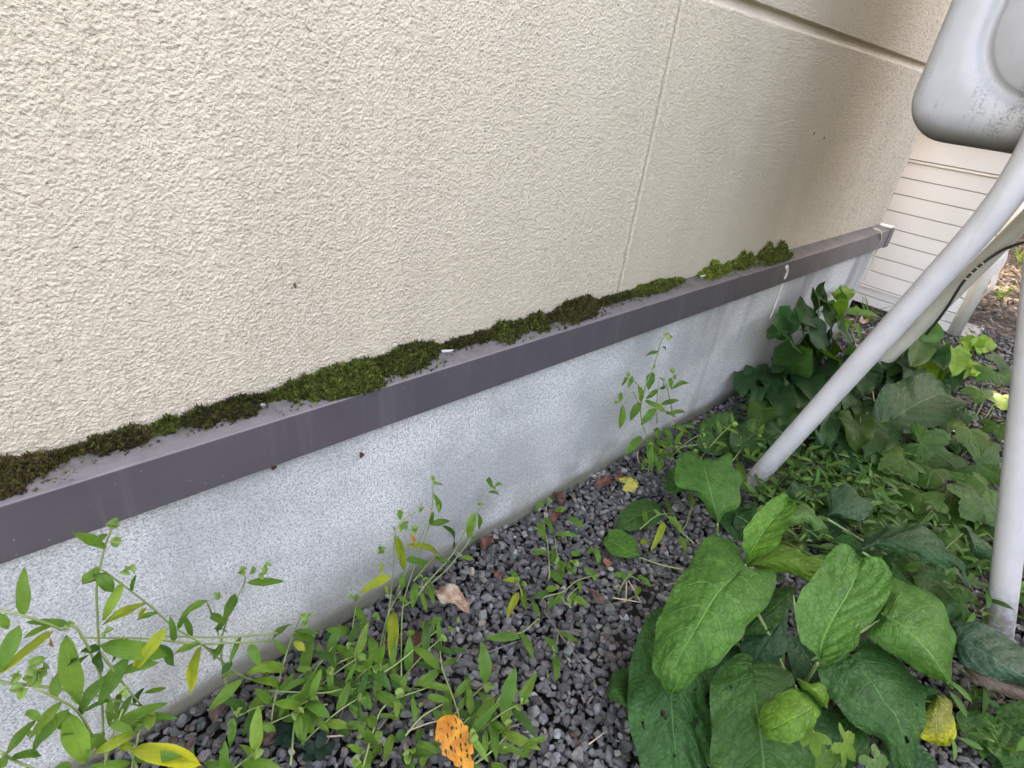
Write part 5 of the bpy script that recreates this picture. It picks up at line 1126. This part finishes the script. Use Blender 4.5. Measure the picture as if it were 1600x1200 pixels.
dead("long maroon dead leaf lying under the dayflowers", 648, 1013, 34, 13, 1.0, M_RED, seed=9, h=.02)
dead("wine red leaf scrap half buried in the gravel", 764, 1045, 13, 6, -.4, M_RED, seed=10, h=.013)
dead("orange scrap of dead leaf beside the long maroon one", 779, 899, 8, 5, .4, M_RED, seed=11, h=.014)
dead("dark brown dead leaf in shade at the left end of the gravel", 345, 1105, 24, 14, .7, M_BRN, seed=12, h=.02)
dead("dark dead leaf left of the bushy dayflower", 415, 1150, 20, 12, -.6, M_BRN, seed=13, h=.02)
dead("rust brown dead leaf near the heart leaved plant by the wall", 1120, 655, 14, 8, .2, M_RED, seed=14)
dead("pale dry leaf on the soil in front of the shed", 1348, 503, 10, 7, .2, M_TAN, seed=15, h=.02)
dead("tan dry leaf under the far tank leg", 1340, 545, 16, 6, 1.2, M_TAN, seed=16, h=.02)
# yellow leaf
t = NT("yellow leaf"); c = t.coord(); n = t.noise(c, 70, 4)
t.set(Base_Color=t.mix(t.mr(n, .42, .6), (.38, .31, .05), (.16, .17, .03)), Roughness=.5, Normal=t.bump(n, .002)); M_YEL = t.m
yl = palmate(G(978, 756, .022), G(1003, 752, .028), 21 / ppm(G(985, 752, .02)), None, G(985, 752, .02), (1, 1, 1), 5, .1, nh=(.1, -.3, 1), depth=.16, name="fallen_leaf", mat=M_YEL)
yl.location = tuple(G(985, 752, .02)); tag(yl, "yellow lobed leaf with green patches on gravel by the wall foot", "leaf", LG_)
# orange leaf, worm-eaten: real holes cut in the sheet
def orange_leaf():
    c0 = G(708, 1158, .07); b = G(690, 1120, .075); e = G(737, 1208, .06); ax = e - b; L = np.linalg.norm(ax); a = ax / L
    n0 = nrm(nrm(CAM - c0) + np.array([0, 0, .6])); s = nrm(np.cross(a, n0)); n0 = np.cross(s, a)
    nu, nv = 90, 60; U, V_ = np.meshgrid(np.linspace(0, 1, nu), np.linspace(-1, 1, nv)); w = shape_w('oval', U) * (1 - .25 * U) * (1 + .07 * np.sin(U * 23 + V_ * 2) + .05 * np.sin(U * 51)); hw = 27 / ppm(c0)
    h = .1 * L * U * (1 - U) * 2 + .25 * hw * np.abs(V_) * w + .06 * hw * np.sin(U * 9)
    P_ = b + (U * L)[..., None] * a + (V_ * w * hw)[..., None] * s + h[..., None] * n0
    i = (np.arange(nu - 1)[None] + nu * np.arange(nv - 1)[:, None]).ravel(); Fc = np.stack([i, i + 1, i + 1 + nu, i + nu], 1)
    xx = (U * L).ravel()[Fc].mean(1) / L; yy = (V_ * w * .62).ravel()[Fc].mean(1)
    r = np.random.default_rng(8); keep = np.ones(len(Fc), bool)
    for _ in range(34):
        cx, cy = r.uniform(.12, .9), r.uniform(-.5, .5); aa, bb = r.uniform(.016, .075), r.uniform(.013, .030); an = r.uniform(.4, 1.4)
        if abs(cy) < .05: continue
        dx, dy = xx - cx, yy - cy; p = dx * math.cos(an) + dy * math.sin(an); q = -dx * math.sin(an) + dy * math.cos(an)
        keep &= (p / aa) ** 2 + (q / bb) ** 2 > 1
    o = mesh_np("fallen_leaf", P_.reshape(-1, 3), Fc[keep], M_ORG, None, True, uvs=np.stack([U, V_ * .5 + .5], -1).reshape(-1, 2), base=c0)
    o.location = tuple(c0); tag(o, "bright orange leaf riddled with holes at the bottom of the gravel", "leaf", LG_)
orange_leaf()
TG = 'twigs and straws on the gravel'
def twig(label, pts, r0, mat, h=.018, name="twig"):
    P_ = [G(x, y, hh if hh is not None else h) for x, y, *q in pts for hh in [q[0] if q else None]]
    m = MB(); m.tube(P_, r0, r0 * .6, 7, True, 4); o = m.obj(name, mat, None, smooth=True, base=P_[0]); o.location = tuple(map(float, P_[0])); tag(o, label, 'twig', TG)
twig("long thin dark twig slanting over the open gravel", [(850, 955), (885, 1005), (930, 1065)], .0016, M_TWIG)
twig("thin dark curved twig near the bottom of the gravel", [(785, 1140), (820, 1130), (842, 1134)], .0014, M_TWIG)
twig("short dark twig left of the sprig with two long leaves", [(760, 1020), (815, 1000)], .0011, M_TWIG)
twig("pale broken straw, lowest on the gravel", [(920, 1163), (948, 1142)], .0013, M_STRAW)
twig("longest pale straw of the crossed straws", [(958, 934), (1001, 941)], .0016, M_STRAW, .022)
twig("upright pale straw of the crossed straws", [(979, 909), (978, 940)], .0014, M_STRAW, .024)
twig("slanting pale straw of the crossed straws", [(982, 907), (1002, 942)], .0012, M_STRAW, .027)
twig("shortest pale straw under the crossed straws", [(975, 941), (998, 928)], .0010, M_STRAW, .020)
twig("white bent straw at the wall foot near the slender plant", [(997, 705), (996, 715), (999, 724)], .0016, M_STRAW, .02)
twig("pale stick beside the orange leaf", [(498, 1152), (550, 1148)], .0018, M_STRAW, .022)
twig("grey stick left of the orange leaf, running up to it", [(637, 1142), (670, 1130), (688, 1126)], .0016, M_STRAW, .022)
twig("bundle stalk of dry grey stems under the bushy dayflower", [(590, 1140), (640, 1080), (665, 1050)], .0018, M_TWIG, .03)
twig("thin dry stem standing among the left dayflowers", [(500, 1180), (540, 1100), (552, 1040)], .0012, M_TWIG, .02)
twig("pale dry stem crossing the soil near the far leg", [(1428, 582), (1470, 560), (1505, 535)], .0018, M_STRAW, .04)
# tiny dark rosette weeds at the left of the gravel
r = random.Random(31)
def rosette(label, px, py, n, L, seed):
    rr = random.Random(seed); org = G(px, py, 0); root = thing("dark_seedling", label, "plant", org, "dark seedlings at the wall foot")
    for i in range(n):
        a = 6.28 * i / n + rr.uniform(-.3, .3); b = org + np.array([0, 0, .012 + rr.uniform(0, .02)]); e = b + np.array([math.cos(a) * L, math.sin(a) * L, rr.uniform(0, .01)])
        leaf(b, e, L * .33, 'oval', M_PALM, (.018, .045, .030), 0, root, .1, (0, 0, 1), .2, .05, 0, org, rr)
    m = MB(); m.tube([org, org + np.array([0, 0, .02])], .001, .001, 5); m.obj("stem", M_STEM, root, base=org)
rosette("tiny dark seedling right beside the wall foot behind the leafy dayflower", 492, 975, 5, .016, 1)
rosette("tiny dark seedling between the yellowed shoots and the wall foot", 520, 960, 4, .012, 2)
rosette("dark glossy seedling in shadow at the bottom edge, left one", 455, 1160, 6, .026, 3)
rosette("dark glossy seedling in shadow at the bottom edge, right one", 500, 1185, 6, .024, 4)
rosette("dark glossy seedling under the bushy dayflower stems", 465, 1110, 6, .022, 5)
# little husks stuck to the wall
for lab, px, py in (("small brown husk stuck on the wall just below the flashing", 424, 724), ("tiny brown husk on the pale lower wall, right of the other husk", 562, 706)):
    p = Wy(px, py, -.003); o = leaf(p, p + np.array([.002, -.002, -.011]), .004, 'oval', M_RED, (1, 1, 1), 0, None, .2, (0, -1, .2), .8, .1, 0, p, random.Random(px), 8, 5, "husk"); o.location = tuple(p); tag(o, lab, "husk")
